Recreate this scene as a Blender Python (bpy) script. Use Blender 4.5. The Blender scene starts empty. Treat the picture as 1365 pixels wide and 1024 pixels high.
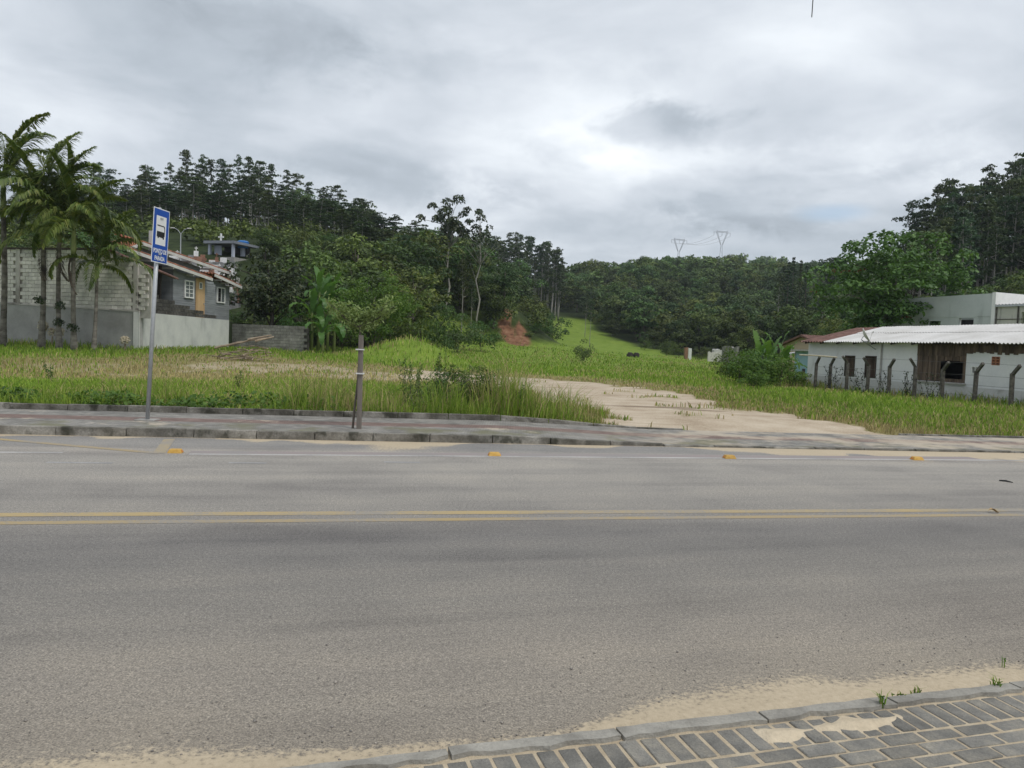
import bpy, bmesh, math, random
import numpy as np
from mathutils import Vector, Matrix
R = math.radians
random.seed(7)
RNG = np.random.default_rng(11)
SC = bpy.context.scene
COL = SC.collection

# ------------------------------------------------------------------ camera
CAM_H, FPX, PITCH, ROLL = 1.7, 1030.0, R(-2.89), R(2.2)
W0, H0 = 1365.0, 1024.0
cam_d = bpy.data.cameras.new('camera'); cam = bpy.data.objects.new('camera', cam_d); COL.objects.link(cam)
cam_d.sensor_width = 36; cam_d.lens = 36 * FPX / W0; cam_d.clip_start = 0.05; cam_d.clip_end = 6000
fwd = Vector((0, math.cos(PITCH), math.sin(PITCH)))
rt0 = Vector((1, 0, 0)); up0 = rt0.cross(fwd)
rt = rt0 * math.cos(ROLL) + up0 * math.sin(ROLL)
up = rt.cross(fwd)
cam.matrix_world = Matrix(((rt.x, up.x, -fwd.x, 0), (rt.y, up.y, -fwd.y, 0), (rt.z, up.z, -fwd.z, CAM_H), (0, 0, 0, 1)))
SC.camera = cam
CP = Vector((0, 0, CAM_H))

def ray(px, py):
    return fwd + rt * ((px - W0 / 2) / FPX) - up * ((py - H0 / 2) / FPX)
def at(px, py, d):
    """world point seen at a photo position, at ground distance d ahead"""
    r = ray(px, py); return CP + r * (d / r.y)
def gnd(px, py, z=0.0):
    r = ray(px, py); return CP + r * ((z - CAM_H) / r.z)
def hor(px):
    return 460 + (px - W0 / 2) * math.tan(ROLL)
def online(px, A, B, py=460):
    """point of the vertical plane through A-B (xy) seen in photo column px"""
    r = ray(px, py); ax, ay = A[0], A[1]; dx, dy = B[0] - ax, B[1] - ay
    k = (ax * dy - ay * dx) / (r.x * dy - r.y * dx)
    return CP + r * k
def px_of(x, y, z):
    v = Vector((x, y, z)) - CP; d = v.dot(fwd)
    return (W0 / 2 + FPX * v.dot(rt) / d, H0 / 2 - FPX * v.dot(up) / d)

# ------------------------------------------------------------------ sky, sun, exposure
SUN_EL, SUN_AZ = R(58), R(125)          # azimuth clockwise from +Y
sun_dir = Vector((math.sin(SUN_AZ) * math.cos(SUN_EL), math.cos(SUN_AZ) * math.cos(SUN_EL), math.sin(SUN_EL)))
sd = bpy.data.lights.new('sun', 'SUN'); sd.energy = 1.5; sd.angle = R(14); sd.color = (1, .965, .91)
so = bpy.data.objects.new('sun', sd); COL.objects.link(so)
so.rotation_euler = (-sun_dir).to_track_quat('-Z', 'Y').to_euler(); so.location = (0, 0, 60)
SC.view_settings.view_transform = 'Standard'; SC.view_settings.look = 'None'
SC.view_settings.gamma = 1; SC.view_settings.exposure = 0.40; SC.view_settings.use_curve_mapping = False
SC.render.engine = 'CYCLES'
SC.cycles.max_bounces = 6; SC.cycles.diffuse_bounces = 3; SC.cycles.glossy_bounces = 2
SC.cycles.transmission_bounces = 3; SC.cycles.transparent_max_bounces = 8; SC.cycles.volume_bounces = 0
SC.cycles.use_denoising = True; SC.cycles.denoiser = 'OPENIMAGEDENOISE'; SC.cycles.denoising_prefilter = 'ACCURATE'
SC.cycles.sample_clamp_indirect = 6

class NT:
    """small helper for node trees"""
    def __init__(s, tree): s.t = tree; s.n = tree.nodes; s.l = tree.links
    def new(s, typ, **kw):
        n = s.n.new(typ)
        for k, v in kw.items():
            if k.startswith('i_'):
                key = k[2:]; n.inputs[int(key) if key.isdigit() else key.replace('_', ' ')].default_value = v
            else: setattr(n, k, v)
        return n
    def link(s, a, b): s.l.new(a, b)
    def put(s, sock, v):
        if hasattr(v, 'is_output') or isinstance(v, bpy.types.NodeSocket): s.link(v, sock)
        else: sock.default_value = v
    def math(s, op, a, b=0.0, c=0.0, clamp=False):
        n = s.n.new('ShaderNodeMath'); n.operation = op; n.use_clamp = clamp
        s.put(n.inputs[0], a); s.put(n.inputs[1], b); s.put(n.inputs[2], c); return n.outputs[0]
    def vmath(s, op, a, b=(0, 0, 0)):
        n = s.n.new('ShaderNodeVectorMath'); n.operation = op
        s.put(n.inputs[0], a); s.put(n.inputs[1], b)
        return n.outputs['Value'] if op in ('DOT_PRODUCT', 'LENGTH', 'DISTANCE') else n.outputs[0]
    def noise(s, vec, scale, detail=4, rough=.55, dist=0):
        n = s.n.new('ShaderNodeTexNoise'); n.inputs['Scale'].default_value = scale
        n.inputs['Detail'].default_value = detail; n.inputs['Roughness'].default_value = rough
        n.inputs['Distortion'].default_value = dist
        if vec is not None: s.link(vec, n.inputs['Vector'])
        return n.outputs['Fac']
    def ramp(s, fac, stops):
        n = s.n.new('ShaderNodeValToRGB'); e = n.color_ramp.elements
        while len(e) < len(stops): e.new(.5)
        for el, (p, c) in zip(e, stops): el.position = p; el.color = (*c, 1) if len(c) == 3 else c
        s.put(n.inputs[0], fac); return n.outputs[0]
    def mix(s, fac, a, b, typ='MIX'):
        n = s.n.new('ShaderNodeMix'); n.data_type = 'RGBA'; n.blend_type = typ
        s.put(n.inputs[0], fac)
        for sock, v in ((n.inputs[6], a), (n.inputs[7], b)):
            s.put(sock, (*v, 1) if isinstance(v, tuple) and len(v) == 3 else v)
        return n.outputs[2]
    def maprange(s, v, a, b, c=0.0, d=1.0):
        n = s.n.new('ShaderNodeMapRange'); n.interpolation_type = 'SMOOTHSTEP'
        s.put(n.inputs[0], v); n.inputs[1].default_value = a; n.inputs[2].default_value = b
        n.inputs[3].default_value = c; n.inputs[4].default_value = d; return n.outputs[0]

world = bpy.data.worlds.new('World'); SC.world = world; world.use_nodes = True
wt = NT(world.node_tree); wt.n.clear()
dirv = wt.new('ShaderNodeTexCoord').outputs['Generated']
sky = wt.new('ShaderNodeTexSky', sky_type='NISHITA', sun_disc=False, sun_elevation=SUN_EL, sun_rotation=SUN_AZ)
sep = wt.new('ShaderNodeSeparateXYZ'); wt.link(dirv, sep.inputs[0])
dz = wt.math('ADD', wt.math('MAXIMUM', sep.outputs[2], 0.0), .16)
comb = wt.new('ShaderNodeCombineXYZ')
wt.link(wt.math('DIVIDE', sep.outputs[0], dz), comb.inputs[0]); wt.link(wt.math('DIVIDE', sep.outputs[1], dz), comb.inputs[1])
cvec = comb.outputs[0]
big = wt.noise(cvec, .55, 4, .5, .35)
mid = wt.noise(wt.vmath('ADD', cvec, (3.1, 7.7, 0)), 1.5, 6, .56, .3)
soft = wt.math('ADD', wt.math('MULTIPLY', big, .62), wt.math('MULTIPLY', mid, .38))
tone = wt.math('MULTIPLY', wt.math('SUBTRACT', soft, .5), 2.7)
tone = wt.math('ADD', tone, .52)
# low cloud bank edges: separate darker cumulus scraps drifting under the sheet
scrap = wt.noise(wt.vmath('MULTIPLY', dirv, (1, 1, 1.6)), 11.0, 8, .62, .3)
for (cx, cy, rx, rz, amt) in ((893, 165, .07, .028, .44), (1015, 280, .12, .03, .34), (560, 236, .12, .05, .30), (370, 55, .10, .05, .16), (760, 285, .16, .04, .14), (700, 100, .22, .035, .10), (1180, 255, .28, .02, -.25), (900, 215, .34, .022, -.17), (760, 190, .25, .03, -.14), (560, 300, .1, .035, -.10)):
    d = ray(cx, cy).normalized()
    df = wt.vmath('SUBTRACT', dirv, tuple(d))
    df = wt.vmath('MULTIPLY', df, (1 / rx, 1 / rx, 1 / rz))
    r_ = wt.math('ADD', wt.vmath('LENGTH', df), wt.math('MULTIPLY', wt.math('SUBTRACT', scrap, .5), 3.8))
    m_ = wt.maprange(r_, .1, 1.5, 1, 0)
    tone = wt.math('SUBTRACT', tone, wt.math('MULTIPLY', m_, amt))
ccol = wt.ramp(tone, [(0.0, (.30, .335, .375)), (.3, (.43, .475, .525)), (.55, (.59, .63, .68)), (.8, (.76, .80, .84)), (1, (.90, .92, .94))])
bgA = wt.new('ShaderNodeBackground'); wt.link(sky.outputs[0], bgA.inputs[0]); bgA.inputs[1].default_value = .12
bgB = wt.new('ShaderNodeBackground'); wt.link(ccol, bgB.inputs[0]); bgB.inputs[1].default_value = .94
gap = ray(1112, 284).normalized()
gd = wt.vmath('LENGTH', wt.vmath('MULTIPLY', wt.vmath('SUBTRACT', dirv, tuple(gap)), (1 / .045, 1 / .045, 1 / .012)))
gap_m = wt.maprange(wt.math('ADD', gd, wt.math('MULTIPLY', scrap, .8)), .6, 1.7, .5, 0)
cover = wt.math('SUBTRACT', .96, gap_m)
ms = wt.new('ShaderNodeMixShader'); wt.link(cover, ms.inputs[0]); wt.link(bgA.outputs[0], ms.inputs[1]); wt.link(bgB.outputs[0], ms.inputs[2])
wo = wt.new('ShaderNodeOutputWorld'); wt.link(ms.outputs[0], wo.inputs[0])

# ------------------------------------------------------------------ materials
MATS = {}
def mat(name, cols, scale=3.0, rough=.85, bump=0.0, bscale=None, fine=0.0, stretch=(1, 1, 1), metallic=0.0, spec=.3, rand=0.0, stain=None, coords='Object'):
    """noise-blended base colours, optional bump, per-object variation and stains"""
    m = bpy.data.materials.new(name); m.use_nodes = True; t = NT(m.node_tree)
    b = t.n['Principled BSDF']; b.inputs['Roughness'].default_value = rough; b.inputs['Metallic'].default_value = metallic
    b.inputs['Specular IOR Level'].default_value = spec
    tc = t.new('ShaderNodeTexCoord'); vec = t.vmath('MULTIPLY', tc.outputs[coords], stretch)
    oi = t.new('ShaderNodeObjectInfo')
    off = t.vmath('MULTIPLY', oi.outputs['Location'], (.73, .41, .57)) if coords == 'Object' else None
    if off is not None: vec = t.vmath('ADD', vec, off)
    if len(cols) == 1: c = t.mix(0, cols[0], cols[0])
    else:
        n = t.noise(vec, scale, 6, .6)
        k = len(cols); c = t.ramp(n, [(.32 + .36 * i / (k - 1), cols[i]) for i in range(k)])
    if fine:
        n2 = t.noise(vec, scale * 14, 3, .6)
        c = t.mix(1.0, c, t.ramp(n2, [(.25, (1 - fine,) * 3), (.75, (1 + fine,) * 3)]), 'MULTIPLY')
    if stain:
        scol, sscale, lo, hi, sstr = stain
        n3 = t.noise(t.vmath('MULTIPLY', tc.outputs[coords], sstr), sscale, 6, .62)
        c = t.mix(t.maprange(n3, lo, hi, 0, .85), c, scol)
    if rand:
        v = t.math('MULTIPLY_ADD', oi.outputs['Random'], 2 * rand, 1 - rand)
        cc = t.new('ShaderNodeCombineXYZ')
        for i in range(3): t.link(v, cc.inputs[i])
        c = t.mix(1.0, c, cc.outputs[0], 'MULTIPLY')
    t.link(c, b.inputs['Base Color'])
    if bump:
        bn = t.new('ShaderNodeBump'); bn.inputs['Strength'].default_value = bump; bn.inputs['Distance'].default_value = .02
        t.link(t.noise(vec, bscale or scale * 6, 5, .6), bn.inputs['Height']); t.link(bn.outputs[0], b.inputs['Normal'])
    MATS[name] = m; return m

def leafmat(name, cols, trans=.3, rand=.18, rough=.6, hue=.45):
    """leaf colour varies per leaf and per plant"""
    m = bpy.data.materials.new(name); m.use_nodes = True; t = NT(m.node_tree)
    b = t.n['Principled BSDF']; b.inputs['Roughness'].default_value = rough; b.inputs['Specular IOR Level'].default_value = .25
    g = t.new('ShaderNodeNewGeometry'); oi = t.new('ShaderNodeObjectInfo'); tc = t.new('ShaderNodeTexCoord')
    n = t.noise(t.vmath('ADD', tc.outputs['Object'], t.vmath('MULTIPLY', oi.outputs['Location'], (1.3, .7, .9))), .55, 2, .5)
    f = t.math('ADD', t.math('MULTIPLY', g.outputs['Random Per Island'], .5), t.math('MULTIPLY', n, .55))
    k = len(cols); c = t.ramp(f, [(.22 + .56 * i / max(k - 1, 1), cols[i]) for i in range(k)])
    v = t.math('MULTIPLY_ADD', oi.outputs['Random'], 2 * rand, 1 - rand)
    cc = t.new('ShaderNodeCombineXYZ')
    hv = t.math('FRACT', t.math('MULTIPLY', oi.outputs['Random'], 7.31))
    t.link(t.math('MULTIPLY', v, t.math('MULTIPLY_ADD', hv, hue, 1 - hue / 2)), cc.inputs[0])
    t.link(v, cc.inputs[1]); t.link(t.math('MULTIPLY', v, t.math('MULTIPLY_ADD', hv, -.3, 1.15)), cc.inputs[2])
    c = t.mix(1.0, c, cc.outputs[0], 'MULTIPLY')
    t.link(c, b.inputs['Base Color'])
    tr = t.new('ShaderNodeBsdfTranslucent'); t.link(t.mix(1.0, c, (1.25, 1.3, .6), 'MULTIPLY'), tr.inputs[0])
    mx = t.new('ShaderNodeMixShader'); mx.inputs[0].default_value = trans
    t.link(b.outputs[0], mx.inputs[1]); t.link(tr.outputs[0], mx.inputs[2])
    t.link(mx.outputs[0], t.n['Material Output'].inputs[0])
    MATS[name] = m; return m

def grassmat(name, trans=.35):
    """blade colour is stored per blade"""
    m = bpy.data.materials.new(name); m.use_nodes = True; t = NT(m.node_tree)
    b = t.n['Principled BSDF']; b.inputs['Roughness'].default_value = .65; b.inputs['Specular IOR Level'].default_value = .2
    a = t.new('ShaderNodeAttribute', attribute_name='col').outputs['Color']
    t.link(a, b.inputs['Base Color'])
    tr = t.new('ShaderNodeBsdfTranslucent'); t.link(a, tr.inputs[0])
    mx = t.new('ShaderNodeMixShader'); mx.inputs[0].default_value = trans
    t.link(b.outputs[0], mx.inputs[1]); t.link(tr.outputs[0], mx.inputs[2])
    t.link(mx.outputs[0], t.n['Material Output'].inputs[0])
    MATS[name] = m; return m

def paint(name, col, under=(.2, .2, .2), lo=.42, hi=.62, scale=9):
    m = bpy.data.materials.new(name); m.use_nodes = True; t = NT(m.node_tree)
    b = t.n['Principled BSDF']; b.inputs['Roughness'].default_value = .8
    tc = t.new('ShaderNodeTexCoord'); v = tc.outputs['Object']
    n = t.math('ADD', t.math('MULTIPLY', t.noise(v, scale * 3, 5, .7), .5), t.math('MULTIPLY', t.noise(v, scale * .12, 3, .5), .5))
    t.link(t.mix(t.maprange(n, lo, hi), col, under), b.inputs['Base Color']); MATS[name] = m; return m

# ------------------------------------------------------------------ mesh helpers
class MB:
    def __init__(s): s.v = []; s.f = []
    def quad(s, a, b, c, d):
        n = len(s.v); s.v += [tuple(a), tuple(b), tuple(c), tuple(d)]; s.f.append((n, n + 1, n + 2, n + 3)); return s
    def poly(s, pts):
        n = len(s.v); s.v += [tuple(p) for p in pts]; s.f.append(tuple(range(n, n + len(pts)))); return s
    def hexa(s, p):
        """eight corners: bottom loop then top loop"""
        n = len(s.v); s.v += [tuple(q) for q in p]
        for f in ((3, 2, 1, 0), (4, 5, 6, 7), (0, 1, 5, 4), (1, 2, 6, 5), (2, 3, 7, 6), (3, 0, 4, 7)): s.f.append(tuple(n + i for i in f))
        return s
    def box(s, c, size, rz=0.0, jit=0.0):
        hx, hy, hz = size[0] / 2, size[1] / 2, size[2] / 2; cs, sn = math.cos(rz), math.sin(rz); p = []
        for z in (-hz, hz):
            for x, y in ((-hx, -hy), (hx, -hy), (hx, hy), (-hx, hy)):
                x += random.uniform(-jit, jit); y += random.uniform(-jit, jit); zz = z + random.uniform(-jit, jit)
                p.append((c[0] + x * cs - y * sn, c[1] + x * sn + y * cs, c[2] + zz))
        return s.hexa(p)
    def beam(s, a, b, w, h, upv=(0, 0, 1)):
        a, b = Vector(a), Vector(b); d = (b - a).normalized(); sd_ = d.cross(Vector(upv)).normalized(); u_ = sd_.cross(d)
        p = []
        for q in (a, b):
            for i, j in ((-1, -1), (1, -1), (1, 1), (-1, 1)): p.append(q + sd_ * (i * w / 2) + u_ * (j * h / 2))
        return s.hexa(p)
    def tube(s, pts, rad, sides=8, cap=True):
        pts = [Vector(p) for p in pts]
        if not hasattr(rad, '__len__'): rad = [rad] * len(pts)
        n0 = len(s.v); ref = Vector((.31, .95, .05))
        for i, p in enumerate(pts):
            d = (pts[min(i + 1, len(pts) - 1)] - pts[max(i - 1, 0)]).normalized()
            a = d.cross(ref)
            if a.length < .05: a = d.cross(Vector((1, 0, 0)))
            a.normalize(); b = d.cross(a)
            for k in range(sides):
                th = 2 * math.pi * k / sides; s.v.append(tuple(p + (a * math.cos(th) + b * math.sin(th)) * rad[i]))
        for i in range(len(pts) - 1):
            for k in range(sides):
                a_ = n0 + i * sides + k; b_ = n0 + i * sides + (k + 1) % sides
                s.f.append((a_, a_ + sides, b_ + sides, b_))
        if cap:
            s.f.append(tuple(range(n0, n0 + sides))); s.f.append(tuple(reversed(range(n0 + (len(pts) - 1) * sides, n0 + len(pts) * sides))))
        return s
    def prism(s, poly, vec):
        """flat polygon pushed along vec"""
        n = len(s.v); k = len(poly); vec = Vector(vec)
        s.v += [tuple(p) for p in poly] + [tuple(Vector(p) + vec) for p in poly]
        s.f.append(tuple(range(n, n + k))); s.f.append(tuple(reversed(range(n + k, n + 2 * k))))
        for i in range(k):
            j = (i + 1) % k; s.f.append((n + i, n + k + i, n + k + j, n + j))
        return s
    def mesh(s, name, m, smooth=False):
        me = bpy.data.meshes.new(name); me.from_pydata(s.v, [], s.f)
        bm = bmesh.new(); bm.from_mesh(me); bmesh.ops.recalc_face_normals(bm, faces=bm.faces); bm.to_mesh(me); bm.free()
        if m: me.materials.append(MATS[m])
        if smooth: me.polygons.foreach_set('use_smooth', [True] * len(me.polygons))
        return me
    def build(s, name, m, parent=None, smooth=False, bevel=0.0):
        o = bpy.data.objects.new(name, s.mesh(name, m, smooth)); COL.objects.link(o)
        if parent is not None: setp(o, parent)
        if bevel:
            md = o.modifiers.new('bevel', 'BEVEL'); md.width = bevel; md.segments = 2; md.limit_method = 'ANGLE'
        return o
def setp(o, p):
    o.parent = p; o.matrix_parent_inverse = p.matrix_basis.inverted()
def np_mesh(name, V, F, m, smooth=False, col=None, attr=None):
    """fast mesh from numpy arrays, F is (n,3) or (n,4)"""
    me = bpy.data.meshes.new(name); k = F.shape[1]
    me.vertices.add(len(V)); me.vertices.foreach_set('co', np.ascontiguousarray(V, dtype=np.float32).ravel())
    me.loops.add(F.size); me.loops.foreach_set('vertex_index', np.ascontiguousarray(F, dtype=np.int32).ravel())
    me.polygons.add(len(F)); me.polygons.foreach_set('loop_start', np.arange(0, F.size, k, dtype=np.int32))
    me.polygons.foreach_set('loop_total', np.full(len(F), k, dtype=np.int32))
    if smooth: me.polygons.foreach_set('use_smooth', np.ones(len(F), dtype=bool))
    me.update(calc_edges=True)
    if col is not None:
        a = me.attributes.new('col', 'FLOAT_COLOR', 'POINT')
        a.data.foreach_set('color', np.concatenate([col, np.ones((len(col), 1))], 1).astype(np.float32).ravel())
    for k_, v_ in (attr or {}).items():
        a = me.attributes.new(k_, 'FLOAT', 'POINT'); a.data.foreach_set('value', v_.astype(np.float32).ravel())
    me.materials.append(MATS[m]); return me
def link(name, me, parent=None, loc=None):
    o = bpy.data.objects.new(name, me); COL.objects.link(o)
    if loc is not None: o.location = loc
    if parent is not None: o.parent = parent
    return o
def tag(o, label=None, cat=None, group=None, kind=None):
    if label: o['label'] = label
    if cat: o['category'] = cat
    if group: o['group'] = group
    if kind: o['kind'] = kind
    return o
def thing(name, label, cat, loc=(0, 0, 0), group=None, rz=0.0):
    o = bpy.data.objects.new(name, None); COL.objects.link(o); o.location = loc; o.rotation_euler = (0, 0, rz); o.empty_display_size = .2
    o.matrix_basis = Matrix.Translation(loc) @ Matrix.Rotation(rz, 4, 'Z')
    return tag(o, label, cat, group)
def ss(a, b, x):
    t = np.clip((x - a) / (b - a), 0, 1); return t * t * (3 - 2 * t)
_P = RNG.random((64, 64))
def vnoise(x, y):
    """smooth value noise"""
    x = np.asarray(x, float); y = np.asarray(y, float); xi = np.floor(x).astype(int); yi = np.floor(y).astype(int)
    fx = x - xi; fy = y - yi; fx = fx * fx * (3 - 2 * fx); fy = fy * fy * (3 - 2 * fy); g = lambda a, b: _P[a % 64, b % 64]
    return (g(xi, yi) * (1 - fx) + g(xi + 1, yi) * fx) * (1 - fy) + (g(xi, yi + 1) * (1 - fx) + g(xi + 1, yi + 1) * fx) * fy
def fbm(x, y, o=4):
    s = 0; a = .5
    for i in range(o): s = s + a * vnoise(x * 2 ** i + 17 * i, y * 2 ** i + 5 * i); a *= .5
    return s / (1 - .5 ** o)


# ------------------------------------------------------------------ material library
mat('concrete', [(.20, .195, .18), (.30, .29, .27), (.36, .35, .33)], 2.5, .9, .35, 30, .12)
mat('kerb_stone', [(.07, .065, .052), (.15, .14, .12), (.27, .255, .225)], 2.6, .92, .8, 22, .25, rand=.2, stain=((.035, .035, .025), 3.2, .5, .66, (1, 1, .8)))
mat('kerb_near', [(.20, .188, .165), (.29, .275, .243), (.36, .34, .30)], 5, .92, .5, 60, .12, rand=.06)
mat('paver', [(.135, .13, .118), (.195, .187, .168), (.28, .258, .215)], 6, .92, .6, 110, .2, rand=.16)
mat('paver_bed', [(.36, .29, .20), (.46, .38, .27), (.52, .44, .32)], 9, .95, .6, 120, .14)
mat('sand', [(.40, .32, .22), (.49, .405, .29), (.56, .475, .35)], 2.2, .95, .6, 60, .12)
mat('pebble', [(.10, .10, .10), (.22, .20, .18), (.4, .36, .31)], 25, .9, 0, rand=.2)
mat('plaster_grey', [(.24, .235, .225), (.30, .295, .285), (.35, .34, .33)], .9, .9, .2, 20, .05, stain=((.15, .145, .135), .9, .58, .78, (1, 1, .3)))
mat('plaster_lit', [(.42, .42, .41), (.50, .50, .48), (.55, .545, .52)], .9, .9, .2, 20, .05, stain=((.28, .275, .26), 1.1, .56, .78, (1, 1, .3)))  # lighter copy of the grey plaster, light from the right put into its colour
mat('block', [(0.415, 0.403, 0.366), (0.537, 0.518, 0.476), (0.610, 0.586, 0.537)], 3, .93, .4, 40, .12, rand=.14)
mat('mortar', [(0.345, 0.328, 0.299), (0.460, 0.443, 0.408)], 2.5, .95, .3, 30, .1, stain=((.12, .105, .09), .7, .55, .72, (1, 1, .35)))
mat('block_dark', [(.035, .033, .03), (.06, .056, .05), (.11, .10, .09)], 3, .95, .4, 40, .15, rand=.25)
mat('block_old', [(.12, .115, .105), (.19, .185, .17), (.27, .26, .24)], 3, .95, .4, 40, .15, rand=.2)
mat('siding', [(.165, .175, .18), (.20, .212, .218), (.23, .242, .246)], 2.5, .75, .15, 25, .06, (.4, .4, 3), rand=.06)
mat('dark_void', [(.012, .012, .012)], 1, .9)
mat('dark_interior', [(.035, .035, .037), (.05, .05, .05)], 1, .9)  # near-black colour standing in for the shade inside rooms and openings
mat('white_paint', [(.62, .62, .60), (.72, .72, .70)], 3, .6, 0, fine=.05)
mat('fascia', [(.44, .43, .41), (.58, .57, .55)], 3, .7, 0, fine=.1)
mat('roof_tile', [(.115, .045, .03), (.25, .095, .05), (.38, .16, .09)], 3.5, .85, .3, 20, .25, rand=.1, stain=((.07, .05, .045), 1.3, .5, .7, (1, 1, 1)))
mat('roof_tile_old', [(.085, .05, .043), (.15, .08, .065), (.2, .12, .10)], 3, .85, .3, 20, .2)
mat('door_wood', [(.40, .26, .13), (.52, .36, .20)], 3, .6, .1, 20, .1, (1, 1, .2))
mat('wall_white', [(.58, .59, .60), (.64, .645, .65), (.68, .68, .675)], .8, .9, .12, 25, .04, stain=((.40, .385, .36), .8, .56, .8, (1, 1, .45)))
mat('wall_plinth', [(.44, .44, .435), (.52, .52, .51)], 1.1, .9, .12, 25, .06, stain=((.2, .19, .165), 1.2, .5, .72, (1, 1, .8)))
mat('wall_greygreen', [(.40, .43, .42), (.47, .495, .48)], .8, .9, .1, 25, .04, stain=((.22, .235, .225), 1.1, .57, .8, (1, 1, .22)))
mat('wall_cream_stained', [(.40, .40, .35), (.48, .47, .41)], .9, .9, .1, 25, .05, stain=((.06, .06, .055), 1.6, .52, .7, (1, 1, .16)))
mat('fibre_cement', [(.47, .46, .44), (.54, .53, .515), (.60, .59, .575)], .7, .8, .1, 25, .05, stain=((.44, .42, .39), .6, .55, .85, (1, .3, 1)))
mat('fibre_cement_edge', [(.3, .29, .28), (.42, .41, .39)], 4, .9)
mat('board_wood', [(.05, .037, .028), (.095, .068, .05), (.15, .11, .08)], 5, .85, .3, 30, .2, (1, 1, .12), rand=.3)
mat('frame_wood', [(.035, .028, .023), (.06, .045, .036)], 5, .8, .2, 30)
mat('post_concrete', [(0.042, 0.038, 0.034), (0.084, 0.077, 0.066), (0.133, 0.122, 0.108)], 7, .95, .5, 40, .2, rand=.18)
mat('wire', [(.12, .115, .11)], 1, .6, metallic=.6)
mat('brick_vent', [(.30, .13, .07), (.40, .19, .11)], 6, .9, .2, 40)
mat('dish', [(.50, .49, .46), (.60, .59, .56)], 3, .5, 0, stain=((.35, .32, .27), 2, .55, .8, (1, 1, 1)))
mat('wall_beige', [(.43, .34, .26), (.50, .40, .31)], .8, .9)
mat('wall_blue', [(.22, .36, .43), (.28, .42, .49)], .8, .9, stain=((.2, .26, .28), 1.3, .55, .8, (1, 1, .3)))
mat('brick_bare', [(.22, .12, .075), (.32, .19, .12)], 3, .93, .2, 20, .1)
mat('tank_blue', [(.03, .16, .45)], 2, .5)
mat('chapel_wall', [(.36, .39, .46), (.43, .46, .53)], 1, .85)
mat('chapel_roof', [(.17, .185, .21), (.23, .245, .27)], 1, .8)
mat('tomb_white', [(.50, .50, .49), (.66, .65, .64)], 2, .7, rand=.2)
mat('tomb_grey', [(.16, .16, .16), (.28, .28, .275)], 2, .7, rand=.25)
mat('tomb_brown', [(.15, .08, .055), (.30, .16, .11)], 2, .7, rand=.2)
mat('galvanised', [(.36, .375, .39), (.44, .455, .47)], 12, .45, .05, 60, .06, metallic=.35)
mat('sign_blue', [(.008, .06, .33), (.01, .075, .37)], 4, .4, 0)
mat('sign_white', [(.66, .67, .67), (.72, .73, .73)], 5, .4, 0)
mat('sign_black', [(.012, .012, .014)], 4, .5)
mat('stud_yellow', [(0.391, 0.221, 0.043), (0.476, 0.281, 0.060), (0.510, 0.323, 0.093)], 18, .6, .2, 60, .15, rand=.1)
mat('stud_lens', [(.55, .20, .03)], 4, .3)
mat('stake_wood', [(.105, .092, .08), (.16, .14, .122), (.2, .18, .16)], 6, .9, .4, 40, .15, (1, 1, .15))
mat('tie', [(.62, .62, .62)], 4, .6)
mat('bark', [(.06, .05, .042), (.105, .09, .075), (.16, .14, .12)], 4, .95, .5, 20, .2, (1, 1, .3))
mat('bark_pale', [(.17, .16, .145), (.27, .255, .23), (.36, .34, .31)], 1.2, .9, .2, 15, .15, (1, 1, .35))
mat('bark_dark', [(.025, .022, .02), (.05, .043, .037)], 4, .95, .4, 20)
mat('palm_trunk', [(.085, .075, .065), (.165, .15, .13), (.24, .22, .195)], 2.2, .95, .5, 14, .2, (1, 1, 2.6), stain=((.03, .027, .023), .55, .47, .6, (1, 1, .7)))
mat('palm_shaft', [(.15, .19, .06), (.22, .25, .09)], 2, .55, 0, stain=((.12, .10, .06), 1.2, .6, .8, (1, 1, .4)))
mat('dry_frond', [(.075, .06, .045), (.13, .105, .08)], 4, .95)
mat('dry_stick', [(.16, .12, .085), (.27, .215, .155), (.36, .30, .22)], 3, .9, .2, 30, .15, rand=.2)
mat('cream_dry', [(.42, .36, .25), (.55, .49, .37)], 9, .9, .2, 30)
mat('pylon_steel', [(.30, .31, .33)], 1, .6, metallic=.3)
mat('forest_floor', [(.018, .028, .010), (.032, .045, .016), (.05, .058, .024)], .25, .95)
mat('rubber', [(.02, .02, .02)], 3, .7)
mat('leaf_litter', [(.30, .20, .09), (.45, .32, .17)], 20, .8)
paint('line_yellow', (.38, .285, .135), (.25, .23, .20), .40, .62, 9)
paint('line_yellow_worn', (.34, .255, .125), (.24, .225, .205), .40, .62, 9)
paint('line_white', (.44, .42, .40), (.26, .25, .24), .40, .62, 9)
paint('line_white_worn', (.36, .35, .34), (.23, .225, .22), .38, .58, 9)
paint('line_pink', (.26, .215, .205), (.235, .22, .21), .38, .62, 9)
leafmat('leaf_forest', [(.026, .044, .013), (.060, .098, .024), (.125, .175, .048)], .22, .45)
leafmat('leaf_euc', [(0.024, 0.045, 0.021), (0.045, 0.075, 0.030), (0.075, 0.108, 0.042)], .22, .24)
leafmat('leaf_dark', [(0.016, 0.030, 0.014), (0.031, 0.051, 0.022), (0.081, 0.095, 0.047)], .18, .1, .45, hue=.1)
leafmat('leaf_bright', [(.04, .085, .016), (.07, .14, .024), (.12, .20, .038)], .3, .1, hue=.1)
leafmat('leaf_mid', [(0.039, 0.081, 0.021), (0.068, 0.130, 0.029), (0.122, 0.186, 0.049)], .28, .22)
leafmat('leaf_olive', [(0.072, 0.096, 0.029), (0.120, 0.152, 0.048), (0.192, 0.208, 0.072)], .28, .2)
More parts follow.
